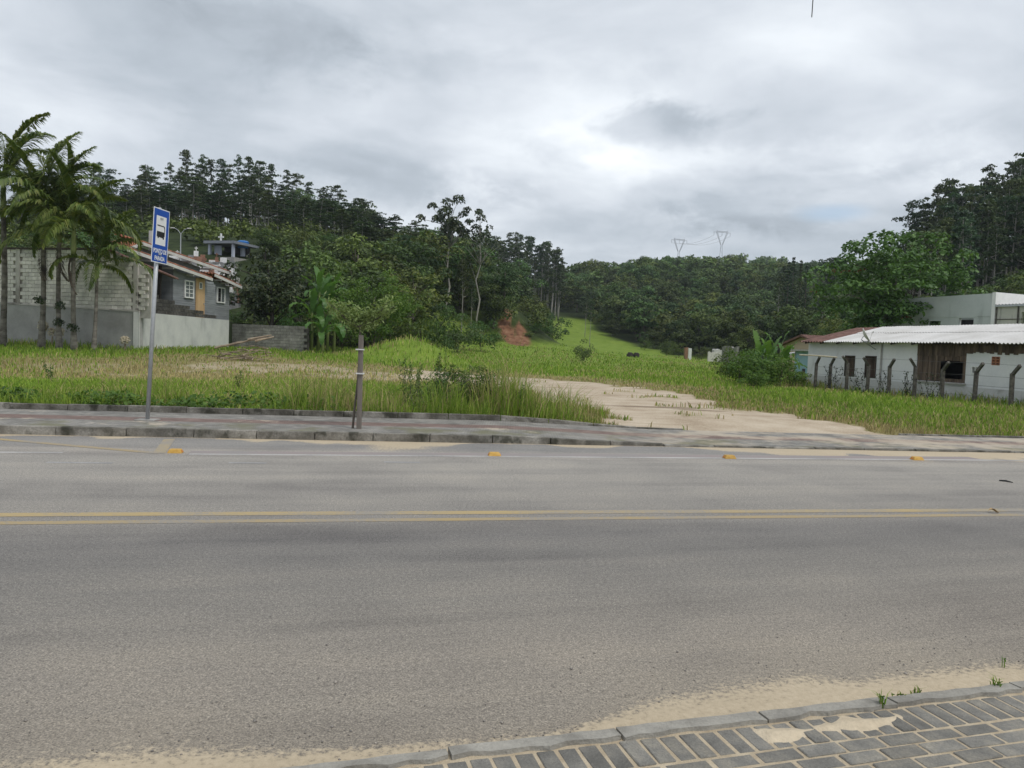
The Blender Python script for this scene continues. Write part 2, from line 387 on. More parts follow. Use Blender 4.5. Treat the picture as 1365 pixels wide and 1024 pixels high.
leafmat('leaf_big', [(0.039, 0.082, 0.025), (0.075, 0.147, 0.039), (0.128, 0.225, 0.059)], .25, .1, .5, hue=.1)
leafmat('leaf_red', [(0.060, 0.012, 0.009), (0.102, 0.027, 0.018)], .25, .1, hue=.1)
leafmat('leaf_palm', [(0.054, 0.090, 0.022), (0.108, 0.154, 0.036), (0.216, 0.234, 0.072)], .28, .16, .45, hue=.1)
leafmat('leaf_banana', [(0.052, 0.115, 0.035), (0.086, 0.173, 0.046), (0.127, 0.230, 0.063)], .35, .12, .4, hue=.1)
leafmat('leaf_sapling', [(.14, .19, .07), (.19, .25, .095), (.26, .32, .14)], .3, .1, hue=.1)
grassmat('grass')

# ------------------------------------------------------------------ road lines in plan
def lin(pts):
    a = np.polyfit([p.x for p in pts], [p.y for p in pts], 1); return lambda x: a[0] * x + a[1]
Yfar = lin([gnd(0, 578.5), gnd(400, 586.7), gnd(860, 595.5), gnd(1365, 604)])          # foot of the far kerb
Ynear = lin([gnd(340, 1019, .03), gnd(824, 974, .03), gnd(1144, 940, .03), gnd(1365, 902, .03)])                            # road edge of the near kerb
Yback = lin([gnd(0, 541, .17), gnd(400, 552, .17), gnd(720, 561, .17), gnd(1365, 582, .05)])
def khi(x): return .03 + .105 * ss(3.6, -.6, np.asarray(x, float))                       # far kerb drops to a driveway lip
SL_far = Yfar(1) - Yfar(0); SL_near = Ynear(1) - Ynear(0)

# ------------------------------------------------------------------ terrain
def xfoot(y): return np.interp(y, [40, 55, 70, 110, 200, 260, 1200], [-17, -14.5, -9.5, .2, 13, 17, -60])
def xright(y): return np.interp(y, [20, 40, 70, 150, 200, 250, 400, 1200], [56, 48, 42, 52, 76, 110, 230, 500])
MOUND = at(548, 452, 52); BANK = at(676, 430, 120); CEM = at(272, 350, 86); CEM_A = 0.0
def H(x, y):
    x = np.asarray(x, float); y = np.asarray(y, float)
    z = .08 + .70 * ss(22, 42, y) * ss(0, -18, x) + .05 * (fbm(x * .4, y * .4) - .5)
    z = z + 1.5 * ss(55, 115, y) * ss(34, -4, x) + 5.2 * ss(110, 230, y)
    z = z + 1.5 * np.exp(-((x - MOUND.x) ** 2 / 9.5 + (y - MOUND.y) ** 2 / 12))
    z = z + 5.5 * np.exp(-(((x - BANK.x) / 6.5) ** 2 + ((y - BANK.y) / 6.0) ** 2))
    z = z + CEM_A * np.exp(-(np.abs((x - CEM.x) / 7.5) ** 4 + np.abs((y - CEM.y) / 13) ** 4))
    s = xfoot(y) - x
    z = z + (15 * ss(0, 34, s) + .17 * np.clip(s - 25, 0, 45) * ss(105, 190, y) - 4.5 * ss(55, 110, s)) * ss(40, 130, y) * (1 - .9 * ss(260, 360, y))
    s = x - xright(y); sp = np.logaddexp(0, s / 6) * 6
    z = z + np.minimum(.40 * sp, 26 + .06 * sp) * ss(15, 45, y) * (1 - .85 * ss(170, 260, y))
    z = z + (27 + 7 * (fbm(x / 55, y / 70) - .5)) * ss(178, 340, y) * ss(-70, 70, x)
    z = z + (22 + 11 * np.exp(-((x - 165) / 75) ** 2) + 9 * (fbm(x / 60 + 9, y / 60) - .5)) * ss(430, 590, y) * ss(-200, 0, x)
    z = z - 60 * ss(700, 1200, y)
    z = z + 1.2 * (fbm(x / 12, y / 12) - .5) * ss(70, 130, y)
    hk = .03 + .105 * ss(3.6, -.6, x) - .05
    yb = Yback(x)
    z = np.where(y < yb + 3, hk + (z - hk) * ss(.1, 3, y - yb), z)
    z = np.where(y < yb + .02, -.35, z)
    return z
def Hs(x, y): return float(H(np.array([x]), np.array([y]))[0])
CEM_A = 8.9 - Hs(CEM.x, CEM.y)

def poly_sd(x, y, poly):
    """signed distance to a plan polygon, negative inside"""
    d = np.full(x.shape, 1e9); ins = np.zeros(x.shape, bool); n = len(poly)
    for i in range(n):
        ax, ay = poly[i]; bx, by = poly[(i + 1) % n]; ex, ey = bx - ax, by - ay
        t = np.clip(((x - ax) * ex + (y - ay) * ey) / (ex * ex + ey * ey + 1e-9), 0, 1)
        d = np.minimum(d, np.hypot(x - ax - t * ex, y - ay - t * ey))
        c = ((ay > y) != (by > y)) & (x < (bx - ax) * (y - ay) / (by - ay + 1e-12) + ax); ins ^= c
    return np.where(ins, -d, d)
def plan(pts, z=.1): return [(lambda p: (p.x, p.y))(gnd(a, b, z)) for a, b in pts]
SANDS = [(plan([(545, 496), (640, 500), (720, 504), (800, 510), (870, 519), (945, 534), (1020, 549), (1110, 561), (1245, 579), (1180, 583), (1060, 582), (900, 577), (852, 572), (835, 560), (770, 545), (725, 527), (660, 516), (550, 506)]), 1.0),
         (plan([(205, 489), (262, 487), (330, 488), (420, 491), (550, 497), (556, 506), (470, 502), (380, 498), (290, 496), (215, 495)], .25), .5),
         (plan([(20, 484), (130, 487), (205, 490), (205, 496), (120, 494), (20, 490)], .3), .42)]
def sandmask(x, y):
    m = np.zeros(x.shape)
    j = 2.6 * (fbm(x * .45, y * .3) - .5) + 1.1 * (fbm(x * 2.2, y * 1.6) - .5)
    for poly, a in SANDS:
        m = np.maximum(m, a * ss(.45, -.35, poly_sd(x, y, poly) + j))
    p = gnd(875, 533); m = m - .75 * np.exp(-(((x - p.x) / 2.2) ** 2 + ((y - p.y) / .9) ** 2)) * ss(.40, .55, fbm(x * 1.4, y * 1.4))
    m = m - .45 * ss(.58, .72, fbm(x * .9 + 31, y * .8)) * (y > 15)
    return np.clip(m, 0, 1)
def drymask(x, y):
    """straw coloured, thinly grown ground next to the bare sand"""
    d = np.full(x.shape, 1e9)
    for poly, a in SANDS: d = np.minimum(d, poly_sd(x, y, poly))
    d = d / (1 + .03 * y)
    m = ss(2.6, .2, d + 2.0 * (fbm(x * .3, y * .25) - .5)) * .8
    return np.clip(m + .35 * ss(.55, .75, fbm(x * .16 + 3, y * .12)), 0, 1)

m_ = bpy.data.materials.new('ground'); m_.use_nodes = True; MATS['ground'] = m_; t = NT(m_.node_tree); b = t.n['Principled BSDF']; b.inputs['Roughness'].default_value = .95
b.inputs['Specular IOR Level'].default_value = .1
v = t.new('ShaderNodeTexCoord').outputs['Object']
fs = t.new('ShaderNodeAttribute', attribute_name='sand').outputs['Fac']; fd = t.new('ShaderNodeAttribute', attribute_name='dry').outputs['Fac']
ff = t.new('ShaderNodeAttribute', attribute_name='forest').outputs['Fac']; fr = t.new('ShaderNodeAttribute', attribute_name='scar').outputs['Fac']; fw = t.new('ShaderNodeAttribute', attribute_name='wet').outputs['Fac']
n1 = t.noise(v, .8, 6, .6); n2 = t.noise(v, 9, 5, .65)
gcol = t.ramp(t.math('ADD', t.math('MULTIPLY', n1, .5), t.math('MULTIPLY', n2, .5)), [(.33, (.08, .13, .02)), (.5, (.145, .215, .03)), (.68, (.215, .265, .055))])
dcol = t.ramp(n2, [(.3, (.13, .115, .045)), (.5, (.21, .185, .08)), (.7, (.31, .27, .14))])
scol = t.ramp(t.math('ADD', t.math('MULTIPLY', n1, .55), t.math('MULTIPLY', t.noise(v, 26, 4, .7), .45)), [(.34, (.25, .19, .13)), (.46, (.40, .325, .24)), (.58, (.49, .415, .32)), (.72, (.58, .505, .40))])
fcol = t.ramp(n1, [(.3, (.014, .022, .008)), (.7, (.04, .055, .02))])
rcol = t.ramp(t.noise(t.vmath('MULTIPLY', v, (1, 1, .2)), 1.4, 5, .6), [(.3, (.09, .05, .03)), (.5, (.19, .095, .055)), (.7, (.27, .16, .10))])
thr = lambda f, k: t.maprange(t.math('ADD', f, t.math('MULTIPLY', t.math('SUBTRACT', n2, .5), k)), .3, .7)
c = t.mix(thr(fd, .5), gcol, dcol); c = t.mix(thr(fs, .55), c, scol)
rut = t.noise(t.vmath('MULTIPLY', v, (.12, 1.1, 1)), 1.6, 4, .6, .6)
c = t.mix(t.math('MULTIPLY', t.math('MULTIPLY', t.maprange(rut, .52, .66), fs), .45), c, (.30, .235, .165))
c = t.mix(t.math('MULTIPLY', thr(fw, .6), .75), c, (.17, .125, .085))
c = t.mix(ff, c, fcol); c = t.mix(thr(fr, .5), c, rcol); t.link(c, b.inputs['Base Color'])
bn = t.new('ShaderNodeBump'); bn.inputs['Strength'].default_value = .6; bn.inputs['Distance'].default_value = .05; t.link(t.noise(v, 7, 6, .65), bn.inputs['Height']); t.link(bn.outputs[0], b.inputs['Normal'])

def axis(a, b, step, lo, hi, g=1.09):
    c = list(np.arange(a, b, step)); s = step
    while c[-1] < hi: s *= g; c.append(c[-1] + s)
    s = step
    while c[0] > lo: s *= g; c.insert(0, c[0] - s)
    return np.array(c)
xs = axis(-26, 26, .3, -420, 560); ys = axis(13, 58, .26, -60, 760, 1.025)
GX, GY = np.meshgrid(xs, ys); gx, gy = GX.ravel(), GY.ravel()
nx, ny = len(xs), len(ys); idx = np.arange(nx * ny).reshape(ny, nx)
F = np.stack([idx[:-1, :-1], idx[:-1, 1:], idx[1:, 1:], idx[1:, :-1]], -1).reshape(-1, 4)
SCAR = at(685, 437, 114)
GLADE = at(612, 418, 104)
def dfront(px): return np.interp(px, [770, 790, 830, 860, 900, 960, 1000, 1100], [232, 205, 175, 158, 142, 130, 115, 90])
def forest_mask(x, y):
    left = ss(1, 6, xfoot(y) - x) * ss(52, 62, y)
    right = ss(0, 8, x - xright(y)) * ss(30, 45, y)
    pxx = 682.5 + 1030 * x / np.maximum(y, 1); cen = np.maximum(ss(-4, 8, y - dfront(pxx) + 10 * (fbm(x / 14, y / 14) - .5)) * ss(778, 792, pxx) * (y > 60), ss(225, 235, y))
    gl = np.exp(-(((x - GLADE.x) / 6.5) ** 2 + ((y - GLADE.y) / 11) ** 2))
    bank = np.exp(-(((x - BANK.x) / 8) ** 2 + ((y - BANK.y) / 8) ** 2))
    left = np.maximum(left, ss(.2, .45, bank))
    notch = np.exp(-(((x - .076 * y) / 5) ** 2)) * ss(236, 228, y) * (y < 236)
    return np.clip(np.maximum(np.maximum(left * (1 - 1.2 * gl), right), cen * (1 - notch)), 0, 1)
scar = np.exp(-(((gx - SCAR.x - .22 * (SCAR.y - gy)) / 2.1) ** 2 + ((gy - SCAR.y) / 5) ** 2)) * 1.5 * ss(.2, .5, fbm(gx * .7, gy * .35))
wp = gnd(872, 546); wet = np.exp(-(((gx - wp.x) / 1.7) ** 2 + ((gy - wp.y - .06 * (gx - wp.x)) / .40) ** 2))
wp = gnd(935, 551); wet += .9 * np.exp(-(((gx - wp.x) / .9) ** 2 + ((gy - wp.y) / .3) ** 2))
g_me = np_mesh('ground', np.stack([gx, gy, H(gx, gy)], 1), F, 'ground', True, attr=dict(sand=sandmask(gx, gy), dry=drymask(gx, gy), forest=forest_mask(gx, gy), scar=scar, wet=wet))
tag(link('ground', g_me), kind='structure')

# ------------------------------------------------------------------ road
nb = [gnd(a, b_) for a, b_ in ((-250, 1010), (0, 1012), (130, 998), (250, 990), (380, 994), (500, 990), (620, 986), (740, 974), (800, 954), (850, 930), (960, 906), (1060, 893), (1130, 902), (1180, 896), (1300, 882), (1365, 878), (1500, 868))]
SN = ([p.x for p in nb], [max(p.y - Ynear(p.x), .02) for p in nb])
fb = [(-9.5, .22), (-6, .22), (-4.6, .30), (-3.4, .15), (-2.9, .36), (-1.8, .42), (-.9, .30), (-.3, .12), (1, .14), (3, .16), (4.2, .32), (5, .45), (6.5, .55), (9, .5)]
rx = axis(-9, 9, .1, -90, 90, 1.12); rv = np.linspace(0, 1, 120)
RX, RV = np.meshgrid(rx, rv); RY = Ynear(RX) + (Yfar(RX) + .02 - Ynear(RX)) * RV
s_near = RY - Ynear(RX); s_far = Yfar(RX) - RY
sn = ss(1.45, .1, s_near / np.maximum(np.interp(RX, *SN), .02)) * .95
sf = ss(1.5, .4, s_far / (1.25 * np.interp(RX, [a for a, _ in fb], [b_ for _, b_ in fb]) * (.12 + 1.9 * ss(.3, .72, fbm(RX * .8, RY * .3)))))
dust = ss(2.6, .2, s_near / np.maximum(np.interp(RX, *SN), .02)) * .5
m_ = bpy.data.materials.new('asphalt'); m_.use_nodes = True; MATS['asphalt'] = m_; t = NT(m_.node_tree); b = t.n['Principled BSDF']; b.inputs['Roughness'].default_value = .88
b.inputs['Specular IOR Level'].default_value = .25
v = t.new('ShaderNodeTexCoord').outputs['Object']
fa = t.new('ShaderNodeAttribute', attribute_name='sand').outputs['Fac']; fl = t.new('ShaderNodeAttribute', attribute_name='across').outputs['Fac']; fdu = t.new('ShaderNodeAttribute', attribute_name='dust').outputs['Fac']
sx = t.new('ShaderNodeSeparateXYZ'); t.link(v, sx.inputs[0])
cv = t.new('ShaderNodeCombineXYZ'); t.link(t.math('MULTIPLY', sx.outputs[0], .10), cv.inputs[0]); t.link(t.math('MULTIPLY', fl, 9.5), cv.inputs[1])
streak = t.noise(cv.outputs[0], 1.5, 5, .6, .3)
grain = t.noise(v, 95, 3, .8); grain2 = t.noise(v, 32, 4, .7); patch = t.noise(v, .7, 4, .6)
base = t.ramp(fl, [(0, (0.245, 0.218, 0.182)), (.10, (0.234, 0.211, 0.182)), (.2, (0.203, 0.189, 0.170)), (.3, (0.173, 0.164, 0.153)), (.365, (0.171, 0.162, 0.153)), (.42, (0.217, 0.204, 0.187)), (.60, (0.257, 0.241, 0.220)), (.8, (0.279, 0.262, 0.238)), (.865, (0.296, 0.273, 0.245)), (.915, (0.217, 0.209, 0.199)), (1, (0.217, 0.209, 0.199))])
c = t.mix(1.0, base, t.ramp(t.math('ADD', t.math('MULTIPLY', streak, .6), t.math('MULTIPLY', patch, .4)), [(.33, (.70, .70, .72)), (.5, (1, 1, 1)), (.67, (1.22, 1.20, 1.16))]), 'MULTIPLY')
c = t.mix(1.0, c, t.ramp(grain, [(.30, (.46, .46, .47)), (.5, (1, 1, 1)), (.68, (1.85, 1.82, 1.74))]), 'MULTIPLY')
c = t.mix(1.0, c, t.ramp(grain2, [(.3, (.74, .74, .74)), (.7, (1.26, 1.26, 1.26))]), 'MULTIPLY')
scd = t.ramp(t.math('ADD', t.math('MULTIPLY', grain2, .6), t.math('MULTIPLY', patch, .4)), [(.3, (.36, .295, .205)), (.55, (.47, .39, .28)), (.75, (.55, .47, .35))])
sm = t.maprange(t.math('ADD', fa, t.math('ADD', t.math('MULTIPLY', t.math('SUBTRACT', grain2, .5), 1.6), t.math('MULTIPLY', t.math('SUBTRACT', patch, .5), .8))), .28, .72)
c = t.mix(t.math('MULTIPLY', fdu, t.maprange(t.math('ADD', grain, t.math('MULTIPLY', patch, .5)), .55, .95)), c, (.33, .28, .21))
c = t.mix(sm, c, scd); t.link(c, b.inputs['Base Color'])
bn = t.new('ShaderNodeBump'); bn.inputs['Strength'].default_value = .55; bn.inputs['Distance'].default_value = .012; t.link(t.math('ADD', grain, grain2), bn.inputs['Height']); t.link(bn.outputs[0], b.inputs['Normal'])
n_x, n_v = len(rx), len(rv); idx = np.arange(n_x * n_v).reshape(n_v, n_x)
F = np.stack([idx[:-1, :-1], idx[:-1, 1:], idx[1:, 1:], idx[1:, :-1]], -1).reshape(-1, 4)
RZ = .03 * np.maximum(sn - .45, 0) * (.4 + fbm(RX * 3, RY * 3)) * ss(0, .1, s_near)
tag(link('road', np_mesh('road', np.stack([RX.ravel(), RY.ravel(), RZ.ravel()], 1), F, 'asphalt', True, attr=dict(sand=np.maximum(sn, sf).ravel(), across=RV.ravel(), dust=dust.ravel()))), kind='structure')

def ribbon(name, p0, p1, w, m, z=.0022, n=40, wob=.0):
    """painted strip from p0 to p1 (plan), width w across the road"""
    mb = MB(); p0, p1 = Vector(p0[:2]), Vector(p1[:2]); d = (p1 - p0).normalized(); q = Vector((-d.y, d.x))
    pts = [p0.lerp(p1, i / n) for i in range(n + 1)]
    for a, c_ in zip(pts[:-1], pts[1:]): mb.quad((*(a - q * w / 2), z), (*(c_ - q * w / 2), z), (*(c_ + q * w / 2), z), (*(a + q * w / 2), z))
    return tag(mb.build(name, m), kind='structure')
def ext(a, b_, k0, k1): a, b_ = Vector(a[:2]), Vector(b_[:2]); return a + (b_ - a) * -k0, b_ + (b_ - a) * k1
ribbon('yellow_line', *ext(gnd(0, 686.5), gnd(1365, 680), 3, 3), .15, 'line_yellow')
ribbon('yellow_line', *ext(gnd(0, 697.5), gnd(1365, 686.5), 3, 3), .12, 'line_yellow_worn')
ribbon('white_line', gnd(252, 605.5), ext(gnd(252, 605.5), gnd(1365, 614), 0, 3)[1], .11, 'line_white')
ribbon('white_line', gnd(252, 603.5), gnd(1300, 611), .34, 'line_pink', .0012)
ribbon('white_line', gnd(-200, 602), gnd(84, 603.5), .11, 'line_white')
ribbon('white_line', gnd(62, 616.5), gnd(150, 617.5), .10, 'line_white_worn')
ribbon('white_line', gnd(305, 617), gnd(355, 617.5), .10, 'line_white_worn')
ribbon('white_line', gnd(512, 616), gnd(560, 616.8), .10, 'line_white_worn')
ribbon('yellow_line', gnd(-60, 580.5), gnd(213, 604.5), .14, 'line_yellow_worn', .0032)
ribbon('yellow_line', gnd(212, 604.5), gnd(226, 585.5), .16, 'line_yellow', .0042, 6)

# far pavement: kerb stones, paved strip with the red band, back kerb
def kerb_run(fy, x0, x1, width, zt, zb, m, name, seg=1.0, gapw=.012):
    x = x0
    while x < x1:
        L = seg * random.uniform(.92, 1.08); xe = x + L - gapw; j = random.uniform(-.012, .012); jz = random.uniform(-.008, .008)
        p = []
        for top in (0, 1):
            for (xx, off) in ((x, 0), (xe, 0), (xe, width), (x, width)):
                zz = (float(zt(xx)) + jz) if top else zb
                p.append((xx, fy(xx) + off + j + (.012 if top and off == 0 else 0), zz))
        mb = MB(); mb.hexa(p); o = mb.build(name, m, bevel=.012); yield o
        x += L
mb = MB(); px_ = list(np.arange(-60, 60.1, .5))
m_ = bpy.data.materials.new('far_paving'); m_.use_nodes = True; MATS['far_paving'] = m_; t = NT(m_.node_tree); b = t.n['Principled BSDF']; b.inputs['Roughness'].default_value = .92
v = t.new('ShaderNodeTexCoord').outputs['Object']; fl = t.new('ShaderNodeAttribute', attribute_name='across').outputs['Fac']
gn = t.noise(v, 3, 5, .65); wob = t.math('ADD', fl, t.math('MULTIPLY', t.math('SUBTRACT', t.noise(v, 1.2, 3), .5), .05))
brk = t.new('ShaderNodeTexBrick'); brk.inputs['Scale'].default_value = 5.0; brk.inputs['Mortar Size'].default_value = .025
brk.inputs['Color1'].default_value = (.8, .8, .8, 1); brk.inputs['Color2'].default_value = (1.12, 1.12, 1.12, 1); brk.inputs['Mortar'].default_value = (.6, .58, .52, 1); t.link(v, brk.inputs['Vector'])
c = t.ramp(gn, [(.32, (.145, .138, .125)), (.5, (.215, .206, .19)), (.7, (.30, .285, .26))])
red = t.ramp(gn, [(.3, (.135, .082, .068)), (.7, (.22, .14, .118))])
band = t.math('MULTIPLY', t.maprange(wob, .40, .43), t.maprange(wob, .63, .66, 1, 0))
c = t.mix(t.math('MULTIPLY', band, .85), c, red); c = t.mix(1.0, c, brk.outputs['Color'], 'MULTIPLY')
moss = t.math('MULTIPLY', t.maprange(t.noise(v, .9, 5, .65), .48, .62), t.maprange(fl, .55, .2))
c = t.mix(t.math('MULTIPLY', moss, .75), c, (.13, .125, .06))
sxx = t.new('ShaderNodeSeparateXYZ'); t.link(v, sxx.inputs[0])
sdm = t.math('MULTIPLY', t.maprange(t.noise(v, .8, 6, .7), .42, .62), t.maprange(sxx.outputs[0], .5, 4.5, .0, .75))
sdm = t.math('MAXIMUM', sdm, t.math('MULTIPLY', t.maprange(t.noise(v, 1.1, 6, .7), .60, .68), .7))
c = t.mix(sdm, c, (.46, .39, .30)); t.link(c, b.inputs['Base Color'])
PX, PV = np.meshgrid(np.arange(-60, 60.1, .25), np.linspace(0, 1, 14))
y0, y1 = Yfar(PX) + .12, Yback(PX) - .005; PY = y0 + (y1 - y0) * PV
PZ = khi(PX) - .006 + .008 * (fbm(PX * 1.5, PY * 1.5) - .5)
idx = np.arange(PX.size).reshape(PX.shape); F = np.stack([idx[:-1, :-1], idx[:-1, 1:], idx[1:, 1:], idx[1:, :-1]], -1).reshape(-1, 4)
far_pav = tag(link('far_pavement', np_mesh('far_pavement', np.stack([PX.ravel(), PY.ravel(), PZ.ravel()], 1), F, 'far_paving', True, attr=dict(across=PV.ravel()))), kind='structure')
for o in kerb_run(Yfar, -30, 24, .13, khi, -.1, 'kerb_stone', 'kerb_stone'): setp(o, far_pav)
for o in kerb_run(Yback, -30, 3.6, .11, lambda x: khi(x) + .02 + .09 * ss(2.8, -.5, x), -.2, 'kerb_stone', 'back_kerb_stone'): setp(o, far_pav)
for o in kerb_run(Yback, 8.7, 20, .11, lambda x: khi(x) + .03, -.2, 'kerb_stone', 'back_kerb_stone'): setp(o, far_pav)

# near pavement: kerb stones, pavers, sand
e1 = Vector((1, SL_near, 0)).normalized(); e2 = Vector((e1.y, -e1.x, 0))          # along the kerb, towards the viewer
K0 = Vector((0, Ynear(0), 0)); ZP = .022
def kp(u, w, z=0.0): return K0 + e1 * u + e2 * w + Vector((0, 0, z))
mb = MB(); mb.hexa([kp(-40, .02, -.3), kp(40, .02, -.3), kp(40, 14, -.3), kp(-40, 14, -.3), kp(-40, .02, ZP - .005), kp(40, .02, ZP - .005), kp(40, 14, ZP - .005), kp(-40, 14, ZP - .005)])
near_pav = tag(mb.build('near_pavement', 'paver_bed'), kind='structure')
ku = [(gnd(a, b_) - K0).dot(e1) for a, b_ in ((-300, 1090), (100, 1045), (345, 1015), (590, 993), (812, 971), (1003, 953), (1180, 938), (1327, 910), (1560, 880), (1800, 850))]
for i, (a, b_) in enumerate(zip(ku[:-1], ku[1:])):
    n = 9; mb = MB(); w0 = .0; w1 = .085; g = .006; j0 = random.uniform(-.012, .012)
    prof = []
    for k in range(n + 1):
        u = a + g + (b_ - a - 2 * g) * k / n; e_ = .018 * (math.sin(k * 2.1 + i) * .5 + random.uniform(-.5, .5)) * (1 if k not in (0, n) else -1)
        prof.append([kp(u, w0 + j0 + random.uniform(-.005, .005), -.1), kp(u, w0 + j0 + .012 + random.uniform(-.006, .006), ZP + .012), kp(u, w1 + e_, ZP + .016 + random.uniform(-.003, .003)), kp(u, w1 + e_ + .004, -.1)])
    for q, r_ in zip(prof[:-1], prof[1:]):
        for s_ in range(3): mb.quad(q[s_], r_[s_], r_[s_ + 1], q[s_ + 1])
    mb.poly(prof[0]); mb.poly(prof[-1]); mb.build('kerb_stone', 'kerb_near', near_pav)
def paver_mesh(L, Wd):
    bm = bmesh.new(); bmesh.ops.create_cube(bm, size=1); bmesh.ops.scale(bm, vec=(L, Wd, .06), verts=bm.verts)
    bmesh.ops.bevel(bm, geom=[e for e in bm.edges], offset=.004, segments=1, affect='EDGES')
    me = bpy.data.meshes.new('paver'); bm.to_mesh(me); bm.free(); me.materials.append(MATS['paver']); return me
pm = [paver_mesh(.193, .079), paver_mesh(.190, .077), paver_mesh(.195, .08)]
rz0 = math.atan2(e1.y, e1.x)
def lay(u, w, rot):
    o = bpy.data.objects.new('paver', random.choice(pm)); COL.objects.link(o)
    o.location = kp(u, w, ZP - .03 + random.uniform(-.004, .003)); o.rotation_euler = (random.gauss(0, .008), random.gauss(0, .008), rz0 + rot + random.gauss(0, .012)); setp(o, near_pav)
u = -1.05
while u < 3.3:
    lay(u, .10 + .10, math.pi / 2); u += .094
for r_ in range(8):
    u = -.75 + (r_ % 2) * .105 + random.uniform(-.02, .02)
    while u < 3.4:
        lay(u, .10 + .2 + .05 + .092 * r_, 0); u += .211
def sand_patch(name, poly, z0, hmax, label, n=46):
    """low heap of drifted sand"""
    xs_ = [p[0] for p in poly]; ys_ = [p[1] for p in poly]
    X, Y = np.meshgrid(np.linspace(min(xs_) - .1, max(xs_) + .1, n * 2), np.linspace(min(ys_) - .1, max(ys_) + .1, n))
    d = -poly_sd(X, Y, poly) + .12 * (fbm(X * 5, Y * 5) - .5)
    Z = z0 - .02 + (hmax + .02) * ss(-.05, .12, d) + .016 * (fbm(X * 9, Y * 9) - .5)
    idx = np.arange(X.size).reshape(X.shape); F = np.stack([idx[:-1, :-1], idx[:-1, 1:], idx[1:, 1:], idx[1:, :-1]], -1).reshape(-1, 4)
    keep = (d.ravel()[F] > -.07).any(1)
    o = link(name, np_mesh(name, np.stack([X.ravel(), Y.ravel(), Z.ravel()], 1), F[keep], 'sand', True)); return tag(o, kind='stuff', label=label, cat='sand')
sand_patch('sand', plan([(995, 968), (1030, 962), (1120, 952), (1190, 944), (1216, 952), (1212, 968), (1180, 978), (1120, 980), (1060, 992), (1020, 990)], .03), ZP - .004, .019, 'drifted beige sand lying over the grey pavers beside the kerb')

# pebbles and grit along the near gutter
N = 900; pu = RNG.uniform(-2.5, 4.2, N); pw = -np.abs(RNG.exponential(.42, N)) - .01; ps = RNG.uniform(.002, .0065, N) * (1 + (RNG.random(N) > .97) * 1.2)
base_v = np.array([(1, 0, 0), (-1, 0, 0), (0, 1, 0), (0, -1, 0), (0, 0, .7), (0, 0, -.7)]); base_f = np.array([(0, 2, 4), (2, 1, 4), (1, 3, 4), (3, 0, 4), (2, 0, 5), (1, 2, 5), (3, 1, 5), (0, 3, 5)])
cen = np.array([list(kp(a, b_, .004)) for a, b_ in zip(pu, pw)])
V = (cen[:, None, :] + base_v[None] * ps[:, None, None] * RNG.uniform(.6, 1.3, (N, 6, 1))).reshape(-1, 3)
F = (base_f[None] + (np.arange(N) * 6)[:, None, None]).reshape(-1, 3)
tag(link('grit', np_mesh('grit', V, F, 'pebble')), kind='stuff', label='small stones and grit scattered along the sandy road edge', cat='gravel')

# ------------------------------------------------------------------ plants
def unit(v): return v / (np.linalg.norm(v, axis=-1, keepdims=True) + 1e-9)
def leaf_cards(C, N, size, aspect, rng, name, m, fold=.25):
    """one folded two-quad leaf (6 verts) per centre C facing N"""
    n = len(C); N = unit(N); r = unit(np.cross(N, unit(rng.normal(size=(n, 3))))); s = np.cross(N, r)
    size = np.broadcast_to(size, (n,))[:, None]
    a = r * size * .5; b_ = s * size * .5 * aspect; lift = N * size * fold * .5
    V = np.stack([C - a - b_ * .35, C - a * .1 - b_ - lift * .3, C + a - b_ * .2 - lift, C + a + b_ * .2 - lift, C - a * .1 + b_ - lift * .3, C - a + b_ * .35], 1)
    V[:, 0] += lift[:, :] * 0
    V = V.reshape(-1, 3); k = (np.arange(n) * 6)[:, None]
    F = np.concatenate([k + np.array([[0, 1, 4, 5]]), k + np.array([[1, 2, 3, 4]])], 0)
    return np_mesh(name, V, F, m)
def clump_leaves(centers, radii, per, rng, flat=.7, up=.55, jit=.5, inner=.35):
    C, N = [], []
    for (c, r) in zip(centers, radii):
        k = max(4, int(per * r * r)); d = unit(rng.normal(size=(k, 3))); d[:, 2] = np.where(d[:, 2] < -.35, -d[:, 2], d[:, 2])
        rr = r * (1 - inner * rng.random((k, 1)) ** 1.5); p = d * rr; p[:, 2] *= flat
        C.append(c + p); N.append(d + np.array([0, 0, up]) + jit * rng.normal(size=(k, 3)))
    return np.concatenate(C), np.concatenate(N)
def limb(mb, a, b_, r0, r1, rng, sides=5, n=4, wob=.06, sag=0.0):
    a, b_ = Vector(a), Vector(b_); L = (b_ - a).length; pts = []
    for i in range(n + 1):
        t_ = i / n; p = a.lerp(b_, t_); w = L * wob * math.sin(math.pi * t_)
        p += Vector((rng.uniform(-1, 1) * w, rng.uniform(-1, 1) * w, rng.uniform(-.5, .5) * w + sag * L * math.sin(math.pi * t_))); pts.append(p)
    mb.tube(pts, [r0 + (r1 - r0) * i / n for i in range(n + 1)], sides)
    return pts
